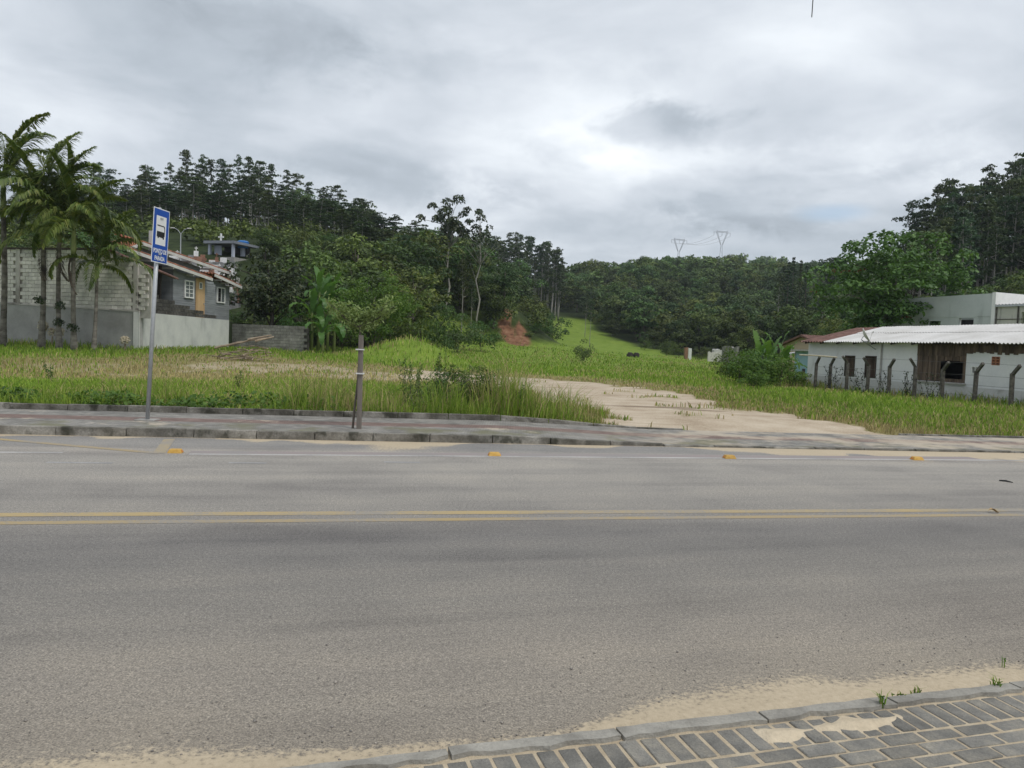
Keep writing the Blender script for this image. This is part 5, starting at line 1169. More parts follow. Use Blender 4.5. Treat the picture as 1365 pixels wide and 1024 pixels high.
def text_mesh(body, size, center, name, m, parent, sxx_=1.0):
    cu = bpy.data.curves.new('t', 'FONT'); cu.body = body; cu.size = size; cu.align_x = 'CENTER'; cu.align_y = 'CENTER'; cu.extrude = .0004; cu.offset = .003
    ob_ = bpy.data.objects.new('t', cu); COL.objects.link(ob_); dg = bpy.context.evaluated_depsgraph_get(); me = bpy.data.meshes.new_from_object(ob_.evaluated_get(dg)); bpy.data.objects.remove(ob_); me.materials.clear(); me.materials.append(MATS[m])
    M = Matrix(((eS.x, upS.x, nS.x, 0), (eS.y, upS.y, nS.y, 0), (eS.z, upS.z, nS.z, 0), (0, 0, 0, 1))); me.transform(Matrix.Translation(center) @ M @ Matrix.Diagonal((sxx_, 1, 1, 1)))
    o = bpy.data.objects.new(name, me); COL.objects.link(o); setp(o, parent)
text_mesh('PONTO DE', .105, sp(0, -.27, .0062), 'lettering', 'sign_white', pan, .78); text_mesh('PARADA', .105, sp(0, -.395, .0062), 'lettering', 'sign_white', pan, .78)
for zz_ in (.3, -.32):
    mb = MB(); mb.box(sp(0, zz_, -.03), (.09, .09, .03)); piece(mb, 'clamp', 'galvanised', sg_)

# ------------------------------------------------------------------ staked street sapling
s0 = gnd(478.5, 571.5, .13); ds_ = s0.y; st = thing('street_sapling', 'young street tree tied to a square grey stake at the kerb', 'tree', s0)
mb = MB(); mb.beam(s0 - Vector((0, 0, .1)), at(481.5, 447, ds_), .078, .078, (0, 1, 0)); piece(mb, 'stake', 'stake_wood', st, .006)
mb = MB(); pts = [at(470, 572, ds_ + .02), at(472.5, 545, ds_ + .02), at(476.5, 512, ds_ + .06), at(478.5, 480, ds_ + .09), at(480, 446, ds_ + .08), at(480, 432, ds_)]; mb.tube(pts, [.022, .02, .019, .018, .017, .015], 7); rng = np.random.default_rng(5)
tips = [(434, 400), (441, 410), (450, 416), (456, 406), (476, 414), (488, 416), (503, 411), (519, 400), (526, 408), (512, 418)]; C = []; f0 = at(480, 437, ds_)
for (tx, ty) in tips:
    q = at(tx, ty, ds_ + rng.uniform(-.3, .3)); pp = limb(mb, f0, q, .014, .005, rng, 5, 6, .04, -.05)
    for k in range(190):
        f = rng.uniform(.15, 1.06); C.append(np.array(f0.lerp(q, f)) + rng.normal(size=3) * (.035 + .04 * (1 - abs(f - .5))))
piece(mb, 'trunk', 'bark', st); C = np.array(C)
o = link('crown', leaf_cards(C, rng.normal(size=C.shape) + np.array([0, -.1, .7]), .06 * rng.uniform(.6, 1.3, len(C)), .5, rng, 'crown', 'leaf_sapling')); setp(o, st)
for yy in (498, 466):
    q = at(480, yy, ds_); mb = MB(); mb.box(q, (.13, .13, .02)); piece(mb, 'tie', 'tie', st)

# ------------------------------------------------------------------ road studs and litter
for (px, py), lb in zip(((234, 603.5), (659, 607.5), (972, 611), (1222, 613)), ('yellow road stud where the angled yellow line ends', 'yellow road stud on the white line across from the grass clump', 'yellow road stud on the white line in front of the sandy entrance', 'orange-yellow road stud on the white line past the sandy entrance')):
    q = gnd(px, py); t_ = thing('road_stud', lb, 'road stud', (q.x, q.y, 0), 'yellow road studs'); mb = MB(); a_ = SL_far
    L_, W_, h_ = .10, .075, .055
    P_ = lambda x, y, z: (q.x + x - a_ * y, q.y + y + a_ * x, z)
    mb.hexa([P_(-L_, -W_, -.005), P_(L_, -W_, -.005), P_(L_, W_, -.005), P_(-L_, W_, -.005), P_(-L_ * .72, -W_ * .62, h_), P_(L_ * .72, -W_ * .62, h_), P_(L_ * .72, W_ * .62, h_), P_(-L_ * .72, W_ * .62, h_)]); piece(mb, 'body', 'stud_yellow', t_, .012)
    for s_ in (-1, 1): mb = MB(); mb.hexa([P_(s_ * L_ * .93, -.035, .012), P_(s_ * L_ * .97, -.035, .012), P_(s_ * L_ * .97, .035, .012), P_(s_ * L_ * .93, .035, .012), P_(s_ * L_ * .80, -.03, .04), P_(s_ * L_ * .84, -.03, .04), P_(s_ * L_ * .84, .03, .04), P_(s_ * L_ * .80, .03, .04)]); piece(mb, 'reflector', 'stud_lens', t_)
q = gnd(1325, 684); mb = MB(); n = 7
for i in range(n):
    f0_, f1_ = i / n, (i + 1) / n
    for f in (f0_,):
        w0, w1 = .025 * math.sin(math.pi * f0_ + .05), .025 * math.sin(math.pi * min(.99, f1_)); xa, xb = -.07 + .14 * f0_, -.07 + .14 * f1_; za_, zb_ = .022 + .018 * math.sin(6 * f0_), .022 + .018 * math.sin(6 * f1_)
        mb.quad(q + Vector((xa, -w0, za_ + w0 * .8)), q + Vector((xb, -w1, zb_ + w1 * .8)), q + Vector((xb, 0, zb_)), q + Vector((xa, 0, za_))); mb.quad(q + Vector((xa, 0, za_)), q + Vector((xb, 0, zb_)), q + Vector((xb, w1, zb_ + w1 * .8)), q + Vector((xa, w0, za_ + w0 * .8)))
tag(mb.build('dry_leaf', 'leaf_litter'), 'curled dry leaf lying beside the double yellow line', 'leaf')
mb = MB(); mb.tube([gnd(1332, 640.5, .012), gnd(1341, 641, .014), gnd(1350, 643.2, .012)], [.01, .012, .006], 6); tag(mb.build('rubber_strip', 'rubber'), 'short dark strip of rubber lying on the far lane', 'litter')

# branch pile, cream dry sheaths, stumps
bp = at(322, 456, 36); g = Hs(bp.x, bp.y); pile = thing('branch_pile', 'heap of cut dry branches lying in the grass near the wall', 'branches', (bp.x, bp.y, g)); rng = np.random.default_rng(3)
for i in range(34):
    cx = rng.uniform(-1.3, 1.3); hgt = .55 * math.exp(-(cx - .5) ** 2) + .15; c_ = Vector((bp.x + cx, bp.y + rng.uniform(-.5, .5), g + rng.uniform(.05, hgt))); d_ = Vector((rng.normal(), rng.normal() * .4, rng.uniform(-.05, .22))).normalized() * rng.uniform(.5, 1.3); mb = MB(); limb(mb, c_ - d_ * .6, c_ + d_ * .6, rng.uniform(.015, .05), .01, rng, 6, 4, .05); piece(mb, 'branch', 'dry_stick', pile)
for (x0, y0, x1, y1) in ((286, 464, 322, 455), (330, 453, 362, 447), (300, 461, 356, 450), (340, 455, 365, 449)):
    mb = MB(); limb(mb, at(x0, y0, 35.6), at(x1, y1, 36), .055, .03, rng, 7, 5, .03); piece(mb, 'branch', 'dry_stick', pile)
for (px, yb, ytp, d, lb, tw) in ((166, 464, 450, 37.6, 'cream dried plant plume standing alone before the grey wall', 1), (57, 452, 428, 38.6, 'tall cream dried plume leaning on a palm trunk', 1.2), (69, 449, 437, 38.5, 'small yellowish dried plume between two palm trunks', .8), (81, 449, 437, 38.5, 'small yellowish dried plume behind the third palm trunk', .8)):
    q = at(px, yb, d); q.z = Hs(q.x, q.y); tz = at(px, ytp, d).z; hh = tz - q.z; t_ = thing('dried_plume', lb, 'dried plant', q); mb = MB(); mb.tube([q, q + Vector((.03, 0, hh * .55))], .05 * tw, 6); piece(mb, 'stalk', 'dry_stick', t_)
    C, N = clump_leaves([np.array([q.x + .02 * k * (-1) ** k, q.y, q.z + hh * (.62 + .1 * k)]) for k in range(4)], [.17 * tw, .2 * tw, .19 * tw, .13 * tw], 3200, np.random.default_rng(int(px)), 1, .2); lo_ = link('plume', leaf_cards(C, N, .09, .5, np.random.default_rng(8), 'plume', 'cream_dry')); setp(lo_, t_)
for px, lb in ((839.5, 'low dark brown stump on the far side of the field'), (848, 'wider dark brown stump beside another in the field')):
    q = at(px, 480, 104); g = Hs(q.x, q.y); mb = MB(); mb.tube([(q.x, q.y, g - .1), (q.x, q.y, g + .35), (q.x + .1, q.y, g + .62), (q.x + .1, q.y, g + .7)], [.5, .44, .36, .1], 9); tag(mb.build('stump', 'bark_dark'), lb, 'stump')

# overhead cable with a loose hanging end, carried by poles outside the view
cz = 8.6; dC = 12.0; hk = at(1082, 23, 12.42); cab = [Vector((-34 + 68 * i / 24, dC + .09 * (-34 + 68 * i / 24), cz + .9 - 1.0 * (1 - ((i - 12) / 12) ** 2))) for i in range(25)]
mb = MB(); mb.tube(cab, .012, 5); tag(mb.build('overhead_cable', 'wire'), 'thin overhead cable strung above the road', 'cable')
tp = min(cab, key=lambda p_: abs(p_.x - hk.x)); mb = MB(); mb.tube([Vector((hk.x - .02, hk.y, tp.z)), Vector((hk.x + .01, hk.y, (tp.z + hk.z) / 2)), hk], .008, 5); tag(mb.build('hanging_wire', 'rubber'), 'short loose wire end hanging down from above', 'wire')
for s_, lb in ((-1, 'concrete utility pole beyond the palms'), (1, 'concrete utility pole beyond the white house')):
    e_ = cab[0] if s_ < 0 else cab[-1]; t_ = thing('utility_pole', lb, 'utility pole', (e_.x, e_.y, 0)); mb = MB(); mb.tube([(e_.x, e_.y, -.5), (e_.x, e_.y, 9.8)], [.17, .11], 12); piece(mb, 'pole', 'concrete', t_); mb = MB(); mb.box((e_.x, e_.y, 9.55), (.1, 1.8, .1)); piece(mb, 'cross_arm', 'frame_wood', t_)

# ------------------------------------------------------------------ trees
EUC = [euc_proto(s_, 22, c_, w_) for s_, c_, w_ in ((1, .55, 5.0), (2, .65, 5.8), (3, .45, 4.6), (4, .7, 5.4), (5, .6, 6.2))]
BRD = [tree_proto('b', s_, 9, w_, b_, 46, 62, .34, (.12, .2), 'leaf_forest', shape=1, flat=.75) for s_, w_, b_ in ((21, 8, .15), (22, 7, .2), (23, 9, .12), (24, 7.5, .25), (25, 6.5, .1))]
FOR = [tree_proto('f', s_, 9, w_, b_, 34, 50, .5, (.13, .22), 'leaf_forest', flat=.7) for s_, w_, b_ in ((31, 9, .1), (32, 8, .15), (33, 10, .1), (34, 7.5, .2), (35, 8.5, .12))]
BSH = [tree_proto('s', s_, 3, 4, .0, 26, 190, .17, (.14, .22), m_, tr=.015, flat=.8, stems=3) for s_, m_ in ((41, 'leaf_mid'), (42, 'leaf_olive'), (43, 'leaf_mid'), (44, 'leaf_forest'), (45, 'leaf_bright'))]
def hit(px, d): q = at(px, 460, d); return q.x, q.y
def blocked(px, d):
    """keep the house, chapel and cemetery in sight"""
    if 150 < px < 345 and d < 100: return True
    if 345 <= px < 385 and d < 92: return True
    if 668 < px < 702 and d < 115: return True
    return False
cnt = {}
EL = ('slender eucalyptus with bare pale trunk and layered crown on the left ridge', 'eucalyptus with broad tufted crown rising from the left plantation', 'dense dark eucalyptus packed in the left plantation')
def sky_l(px): return np.interp(px, [60, 130, 180, 215, 255, 300, 340, 375, 405, 440, 470, 500, 520, 545, 575], [232, 222, 218, 212, 195, 205, 198, 222, 243, 238, 262, 276, 268, 288, 292])
rng = np.random.default_rng(77)
for i in range(150):
    f = (i + rng.random()) / 150; px = 20 + 560 * f; row = i % 3; d = (172, 150, 130)[row] + rng.uniform(-9, 9) - 25 * ss(380, 560, px)
    x, y = hit(px, d); g = Hs(x, y); ty = sky_l(px) + (0, 18, 40)[row] + rng.random() ** 1.5 * 46 + 9 * math.sin(px / 11.0); h = at(px, ty, d).z - g
    h = max(h, 6.5); k = int(rng.integers(0, 5)); s_ = h / 22; wv = s_ * rng.uniform(.8, 1.15) if h > 13 else .75
    plant('eucalyptus_tree', EUC[k], (x, y, g - .2), EL[row], 'tree', 'eucalyptus trees on the left ridge', (wv, wv, s_))
def sky_r(px): return np.interp(px, [1150, 1180, 1200, 1225, 1250, 1290, 1320, 1365, 1450], [335, 300, 272, 250, 236, 226, 206, 196, 190])
for i in range(84):
    f = (i + rng.random()) / 84; px = 1175 + 290 * f ** .9; row = i % 3; d = (142, 122, 104)[row] + rng.uniform(-8, 8); x, y = hit(px, d); g = Hs(x, y); ty = sky_r(px) + (0, 18, 50)[row] + rng.random() ** 1.6 * 42; h = max(at(px, ty, d).z - g, 9)
    s_ = h / 22; wv = s_ * rng.uniform(.85, 1.2); plant('eucalyptus_tree', EUC[int(rng.integers(0, 5))], (x, y, g - .2), ('tall eucalyptus on the skyline of the hill above the grey building', 'eucalyptus halfway down the hill above the grey building', 'eucalyptus low on the hill just behind the grey building')[row], 'tree', 'eucalyptus trees on the right hill', (wv, wv, s_))
# low trees closing the gaps between the plantation stems
for i in range(46):
    px = (20 + 470 * (i + rng.random()) / 30) if i < 30 else (1190 + 270 * (i - 30 + rng.random()) / 16); d = 176 + rng.uniform(-5, 12) if i < 30 else rng.uniform(132, 150); x, y = hit(px, d); g = Hs(x, y); s_ = rng.uniform(.8, 1.2)
    plant('broadleaf_tree', BRD[i % 5], (x, y, g - .3), 'low broadleaf tree half hidden behind the left eucalyptus stems' if i < 30 else 'low broadleaf tree half hidden behind the eucalyptus stems above the grey building', 'tree', 'low trees behind the left plantation' if i < 30 else 'low trees behind the right plantation', (s_, s_, s_))
# the two high open-crowned trees on the spur
TALL = [tree_proto('t', 51, 16, 8.5, .48, 26, 90, .42, (.10, .15), 'leaf_dark', 'bark_pale', .012, flat=.75, top=.5), tree_proto('t', 52, 15, 6.0, .45, 22, 90, .38, (.10, .16), 'leaf_dark', 'bark_pale', .010, flat=.8, top=.3)]
for pr, px, ty, h, lb, wv in ((TALL[0], 595, 251, 16, 'tall open-crowned dark tree standing out against the sky on the spur', 1.0), (TALL[1], 634, 270, 15, 'slimmer sparse tree beside the tall open-crowned one', 1.0)):
    d = 112; x, y = hit(px, d); z = at(px, ty, d).z; g = Hs(x, y); s_ = (z - g) / h; plant('tall_tree', pr, (x, y, g - .2), lb, 'tree', None, (s_ * .82 * wv, s_ * .82 * wv, s_), rz=.6)
# mixed trees down the left hillside
HL = ['rounded broadleaf tree on the left hillside below the eucalyptus', 'spreading broadleaf tree near the foot of the left hill', 'broadleaf tree high on the spur of the left hill']
n_ = 0; placed = []
for i in range(4000):
    if n_ >= 190: break
    px = rng.uniform(-60, 760); d = rng.uniform(60, 190); x, y = hit(px, d); s_ = float(xfoot(np.array([y]))[0] - x)
    if s_ < 2.5 or blocked(px, d) or d > 150 + .15 * max(px - 400, 0): continue
    gx_ = (x - GLADE.x) / 5.5; gy_ = (y - GLADE.y) / 12
    if gx_ * gx_ + gy_ * gy_ < 1 or (abs(x - SCAR.x) < 2.2 and -14 < y - SCAR.y < 4): continue
    if 590 < px < 660 and 85 < d < 100: continue
    if any((x - a) ** 2 + (y - b_) ** 2 < 14 for a, b_ in placed): continue
    lim = np.interp(px, [-60, 130, 330, 450, 540, 600, 650, 700, 750], [300, 300, 300, 300, 300, 288, 312, 345, 400]); g = Hs(x, y); h = rng.uniform(4.5, 9.5) + (5 if s_ > 9 and px > 430 else 0) * rng.random(); zmax = at(px, lim + 18 * rng.random(), d).z
    if g + h > zmax: h = zmax - g
    if h < 2.5: continue
    wv = h / 9 * rng.uniform(.9, 1.25); plant('broadleaf_tree', BRD[int(rng.integers(0, 5))], (x, y, g - .2), HL[0 if d < 120 and px < 450 else (2 if s_ > 14 else 1)], 'tree', 'broadleaf trees on the left hill', (wv, wv, h / 9)); placed.append((x, y)); n_ += 1
# forest on the valley hill
n_ = 0; placed = []; rest = []
for i in range(9000):
    if n_ >= 296: break
    px = rng.uniform(660, 1200); u_ = rng.random(); d = 92 + 250 * u_ ** 1.1; x, y = hit(px, d)
    s_ = float(xfoot(np.array([y]))[0] - x); fm = float(forest_mask(np.array([x]), np.array([y]))[0]); edge = px < 786 and d < 232
    front = d > float(dfront(px)) + 3 and not (px > 985 and d < 112)
    if edge or not front or s_ > 0: continue
    if any((x - a) ** 2 + (y - b_) ** 2 < 26 for a, b_ in placed): continue
    g = Hs(x, y); h = rng.uniform(7, 11) * (.5 if d < dfront(px) + 14 else .8 if d < 172 else 1); wv = h / 9 * rng.uniform(.9, 1.2)
    plant('forest_tree', FOR[int(rng.integers(0, 5))], (x, y, g - .3), 'round-topped forest tree on the valley hillside' if d > 190 else 'low bushy forest tree at the foot of the valley hillside', 'tree', 'forest trees on the valley hill', (wv, wv, h / 9)); placed.append((x, y)); n_ += 1
# conifers and pale trunks on the valley side
def conifer(seed, h=13):
    rg = np.random.default_rng(seed); mb = MB(); mb.tube([(0, 0, -.3), (0, 0, h)], [.2, .03], 6); C = []; N = []
    for i in range(26):
        f = i / 25; z = h * (.12 + .86 * f); L = 2.1 * (1 - f) + .2
        for a in range(7):
            th = a * .9 + i * .5 + rg.uniform(-.2, .2)
            for k in range(5): q = rg.uniform(.2, 1); C.append((math.cos(th) * L * q, math.sin(th) * L * q, z - .25 * L * q + rg.uniform(-.1, .1))); N.append((rg.normal() * .4, rg.normal() * .4, 1))
    return mb.mesh('trunk', 'bark', True), leaf_cards(np.array(C), np.array(N), .55 * rg.uniform(.6, 1.2, len(C)), .45, rg, 'crown', 'leaf_euc')
CON = [conifer(61), conifer(62)]
for i, (px, ty, d) in enumerate(((1052, 341, 190), (1046, 347, 186), (1062, 345, 192), (1040, 352, 188), (1070, 352, 186))):
    x, y = hit(px, d); g = Hs(x, y); s_ = (at(px, ty, d).z - g) / 13; plant('conifer_tree', CON[i % 2], (x, y, g - .2), ('tallest pointed conifer on the skyline above the beige house', 'narrow dark conifer beside the tallest one', 'pointed conifer behind the tallest one', 'lower conifer at the edge of the dark conifers', 'dark conifer next to the big-leaved tree')[i], 'tree', None, (min(s_, 1.3), min(s_, 1.3), s_))
for i in range(9):
    px = rng.uniform(1075, 1130); d = 200; x, y = hit(px, d); g = Hs(x, y); h = at(px, 343 + rng.uniform(0, 9), d).z - g; plant('eucalyptus_tree', EUC[i % 5], (x, y, g), 'thin distant eucalyptus seen beyond the conifers', 'tree', 'distant eucalyptus beyond the conifers', (.8, .8, h / 22))
for i in range(34):
    px = 642 + 104 * (i + rng.random()) / 34; d = 232 + rng.uniform(-18, 18); x, y = hit(px, d); g = Hs(x, y); h = at(px, np.interp(px, [640, 690, 715, 740, 746], [306, 312, 320, 326, 345]) + rng.random() ** 1.5 * 26, d).z - g; plant('eucalyptus_tree', EUC[i % 5], (x, y, g), 'grey-green distant tree in the row behind the spur', 'tree', 'row of distant trees behind the spur', (.8, .8, h / 22))
for px, ty, yb, d, lb in ((779, 392, 432, 185, 'thin pale-trunked tree at the end of the grass valley'), (786, 398, 458, 138, 'nearer thin pale-trunked tree standing in the grass valley'), (1035, 365, 430, 150, 'pale slim-trunked tree above the banana plants'), (1093, 395, 440, 110, 'bare-stemmed slim tree behind the beige house'), (615, 345, 420, 99, 'slim pale-trunked tree on the grassy clearing of the hill'), (627, 372, 420, 100, 'low dark tree on the grassy clearing of the hill')):
    x, y = hit(px, d); g = Hs(x, y); s_ = (at(px, ty, d).z - g) / 22; plant('slim_tree', EUC[2], (x, y, g - .2), lb, 'tree', None, (max(.28, s_ * .8),) * 2 + (s_,))
# distant ridge woodland, one mass
def merged(name, spots, proto_mesh, label):
    v0 = np.empty(len(proto_mesh.vertices) * 3, np.float32); proto_mesh.vertices.foreach_get('co', v0); v0 = v0.reshape(-1, 3); nl = len(proto_mesh.polygons); f0 = np.empty(nl * 4, np.int32); proto_mesh.loops.foreach_get('vertex_index', f0); f0 = f0.reshape(-1, 4); Vs, Fs = [], []
    for k, (x, y, z, s_, a) in enumerate(spots):
        c_, n__ = math.cos(a), math.sin(a); Vs.append(np.stack([(v0[:, 0] * c_ - v0[:, 1] * n__) * s_ + x, (v0[:, 0] * n__ + v0[:, 1] * c_) * s_ + y, v0[:, 2] * s_ + z], 1)); Fs.append(f0 + k * len(v0))
    o = link(name, np_mesh(name, np.concatenate(Vs), np.concatenate(Fs), 'leaf_forest')); return tag(o, label, 'forest', kind='stuff')
FAR = tree_proto('r', 91, 9, 9, .05, 14, 3.2, 1.7, (.17, .26), 'leaf_forest', flat=.7); MIDF = tree_proto('r', 93, 9, 9, .05, 18, 8.5, .85, (.16, .25), 'leaf_forest', flat=.7)
spots = []; cells = set()
for i in range(60000):
    if len(spots) > 1700: break
    px = rng.uniform(640, 1400); d = 130 + 520 * rng.random() ** .8; x, y = hit(px, d); key = (int(x / 6.2), int(y / 6.8))
    if key in cells or (d < 236 and px < 800) or d < dfront(px) + 12: continue
    if px > 1200 and d < 260: continue
    if d < 345 and any((x - a) ** 2 + (y - b_) ** 2 < 22 for a, b_ in placed): continue
    cells.add(key); spots.append((x, y, Hs(x, y) - .5, rng.uniform(.75, 1.25) * (.8 if d < 285 else 1), rng.uniform(0, 6)))
merged('distant_forest', [q for q in spots if q[1] > 285], FAR[1], 'unbroken dark green forest covering the far hills'); merged('hillside_forest', [q for q in spots if q[1] <= 285], MIDF[1], 'dense forest filling the valley hillside between the larger trees')
# understorey filling the hill slopes, one mass
SHB = tree_proto('u', 92, 3.2, 4.6, .0, 14, 17, .55, (.18, .28), 'leaf_forest', flat=.8); spots = []
for i in range(20000):
    if len(spots) > 700: break
    if rng.random() < .62: px = rng.uniform(-60, 745); d = rng.uniform(58, 185)
    else: px = rng.uniform(1090, 1460); d = rng.uniform(72, 150)
    x, y = hit(px, d)
    if px < 800:
        if (float(xfoot(np.array([y]))[0] - x) < 1.5 and ((x - BANK.x) / 8) ** 2 + ((y - BANK.y) / 8) ** 2 > 1) or (150 < px < 345 and d < 97): continue
    elif x - float(xright(np.array([y]))[0]) < 2: continue
    if ((x - GLADE.x) / 6) ** 2 + ((y - GLADE.y) / 12) ** 2 < 1 or (abs(x - SCAR.x) < 1.8 and -14 < y - SCAR.y < 3) or (668 < px < 702 and d < 115): continue
    spots.append((x, y, Hs(x, y) - .3, rng.uniform(.6, 1.15), rng.uniform(0, 6)))
merged('undergrowth', spots, SHB[1], 'thick green undergrowth covering the slopes beneath the hill trees')
# scrub on the right hill
for i in range(26):
    px = 1100 + 330 * (i + rng.random()) / 26; d = rng.uniform(78, 100); x, y = hit(px, d); g = Hs(x, y); s_ = rng.uniform(.5, .85); plant('broadleaf_tree', BRD[i % 5], (x, y, g - .2), 'dark broadleaf tree at the foot of the hill behind the grey building', 'tree', 'broadleaf trees behind the grey building', (s_, s_, s_))

# ------------------------------------------------------------------ trees of the middle ground
BIGT = tree_proto('g', 71, 9.8, 9.6, .22, 210, 115, .25, (.07, .11), 'leaf_big', 'bark', .016, flat=.7, aspect=.7, up=.9, stems=4, tight=.3)
x, y = hit(1180, 52); g = Hs(x, y); s_ = (at(1180, 301, 52).z - g) / 9.9; bt = plant('big_leaved_tree', BIGT, (x, y, g - .1), 'big spreading tree with large drooping leaves behind the white house roof', 'tree', None, (s_ * .93, s_ * .93, s_), rz=1.1)
rg = np.random.default_rng(9); C, N = clump_leaves([np.array(at(px, py, 48.6)) for px, py in ((1112, 361), (1124, 363), (1137, 362), (1148, 361), (1083, 390), (1208, 424))], [.34] * 6, 60, rg, .4); o = link('red_leaves', leaf_cards(C, N, .16, .5, rg, 'red_leaves', 'leaf_red')); setp(o, bt)
DK = tree_proto('d', 72, 5.6, 5.6, .14, 52, 220, .20, (.10, .17), 'leaf_dark', 'bark_dark', .03, flat=.8)
x, y = hit(357, 54); g = Hs(x, y); plant('dark_leafy_tree', DK, (x, y, g), 'dense dark-leaved tree between the grey house and the banana plants', 'tree', None, ((at(357, 336, 54).z - g) / 5.5,) * 3)
RB = tree_proto('e', 73, 5.0, 5.4, .02, 90, 300, .13, (.085, .14), 'leaf_bright', 'bark', .02, flat=.7)
x, y = hit(497, 57); g = Hs(x, y); s_ = (at(497, 358, 57).z - g) / 5.0; plant('bright_round_tree', RB, (x, y, g), 'dense bright green dome-shaped tree behind the staked sapling', 'tree', None, (s_ * .9, s_ * .9, s_))
for px, d, ty, wv, k, lb in ((545, 66, 385, 1.3, 0, 'green bush behind the dome-shaped tree'), (585, 70, 405, 1.2, 2, 'bush beyond the grassy mound'), (610, 78, 420, 1.2, 1, 'olive bush at the foot of the clearing'), (640, 84, 425, 1.3, 0, 'tangled bush before the red earth scar'), (660, 104, 438, .9, 1, 'yellowish bush just left of the red earth scar'), (712, 116, 430, 1.2, 2, 'bush just right of the red earth scar'), (727, 122, 425, 1.4, 0, 'dark bush at the tip of the spur'), (740, 140, 418, 1.6, 3, 'last bush at the tip of the spur'), (450, 60, 405, 1.2, 3, 'dark shrub behind the banana plants'), (395, 60, 400, 1.0, 0, 'shrub behind the old block wall'), (330, 56, 425, .8, 1, 'small shrub over the old block wall'), (316, 57, 412, .8, 0, 'green shrub growing beside the end of the grey house'), (672, 121, 412, 1.3, 3, 'dark bush on top of the red earth bank'), (697, 121, 418, 1.2, 0, 'bush capping the right side of the red earth bank'), (704, 114, 444, .8, 1, 'yellowish bush at the foot of the red earth bank'), (778, 72, 452, .55, 1, 'lone small bush standing in the open field'), (860, 152, 452, 1.0, 0, 'bush at the far edge of the field below the forest'), (890, 140, 452, 1.0, 3, 'rounded bush at the far field edge'), (905, 134, 456, .9, 0, 'bush beside the brick wall stub'), (935, 121, 462, .8, 3, 'dark shrub between the ruined walls'), (968, 112, 470, .5, 2, 'small shrub before the block wall')):
    x, y = hit(px, d); g = Hs(x, y); s_ = max(.3, (at(px, ty, d).z - g) / 3.0); w_ = min(s_, wv * .9) if s_ > wv else s_ * .95; plant('bush', BSH[k], (x, y, g - .1), lb, 'bush', None, (max(w_, .5 * wv), max(w_, .5 * wv), s_))
for px, d, ty, wv, k, lb in ((598, 18.3, 488, .3, 3, 'dark leafy weed bush inside the roadside grass clump'), (628, 18.1, 482, .34, 0, 'broad green weed bush in the middle of the roadside grass clump'), (662, 17.9, 494, .28, 2, 'low weed bush at the thinning end of the roadside grass clump'), (1015, 39, 464, .66, 4, 'yellow-green overgrown bush beside the white house'), (1042, 38, 470, .6, 4, 'dark tangled bush against the fence end'), (990, 41, 462, .66, 4, 'bush at the outer end of the thicket'), (975, 46, 464, .6, 3, 'dark leafy bush before the block wall ruin'), (1060, 40, 484, .42, 2, 'low bush beside the blue shed'), (1005, 36, 490, .45, 4, 'low green weeds at the front of the thicket')):
    x, y = hit(px, d); g = Hs(x, y); s_ = (at(px, ty, d).z - g) / 3.0; plant('bush', BSH[k], (x, y, g - .05), lb, 'bush', None, (wv, wv, s_))
GB = 'banana plants by the old block wall'
for i, (px, d, ty) in enumerate(((424, 52.5, 352), (436, 53.5, 365), (415, 52, 378), (445, 54, 395), (430, 51.5, 405))):
    x, y = hit(px, d); g = Hs(x, y); h = max(.5, at(px, ty, d).z - g - 1.9); banana((x, y, g), h, ('tallest banana plant beside the old block wall', 'banana plant behind the tallest one', 'banana plant leaning over the end of the block wall', 'shorter banana plant near the dome-shaped tree', 'lowest banana plant in front of the clump')[i], GB, 12, .95, i)
for i, (px, d, ty) in enumerate(((1012, 44, 448), (1027, 44.5, 445), (1040, 45, 446), (1048, 45.5, 453))):
    x, y = hit(px, d); g = Hs(x, y); h = max(.4, at(px, ty, d).z - g - 1.5); banana((x, y, g), h, ('banana plant at the outer side of the thicket clump', 'broad-leaved banana plant in the middle of the thicket', 'tall banana plant before the beige gable', 'banana plant next to the blue shed')[i], 'banana plants in the thicket', 7, .8, 20 + i)
# palms before the retaining wall
for i, (px, yb, d, ty, nf, sh, de, r_, fb_, s_, lb) in enumerate(((3, 448, 37.2, 288, 14, 1.9, 1, .16, (), .85, 'tallest thick palm at the far end of the palm row'), (55, 460, 36.6, 318, 14, 1.6, 2, .145, (2.2,), .84, 'palm with feathery upright fronds and a green crownshaft, second in the row'), (79, 461, 36.4, 322, 13, 1.5, 1, .13, (2.0, 1.2), .8, 'palm with a fern-tufted trunk, third in the row'), (99, 466, 35.8, 338, 13, 1.3, 1, .13, (1.0,), .78, 'palm with a dark clump low on its trunk, fourth in the row'), (125, 461, 36.4, 370, 12, .7, 0, .10, (), .66, 'youngest slim palm at the end of the row nearest the sign'))):
    x, y = hit(px, d); g = Hs(x, y); h = at(px, ty, d).z - g - sh * .0; palm((x, y, g), h, lb, nf, s_, sh, 100 + i, de, r_, fb_)

# ------------------------------------------------------------------ grass
rng = np.random.default_rng(123)
def band(px): return np.interp(px, [-300, 0, 300, 420, 470, 540, 580, 640, 690, 730, 780, 860, 900], [.46, .46, .44, .6, .72, .75, 1.0, 1.1, .95, .6, .36, .2, 0])
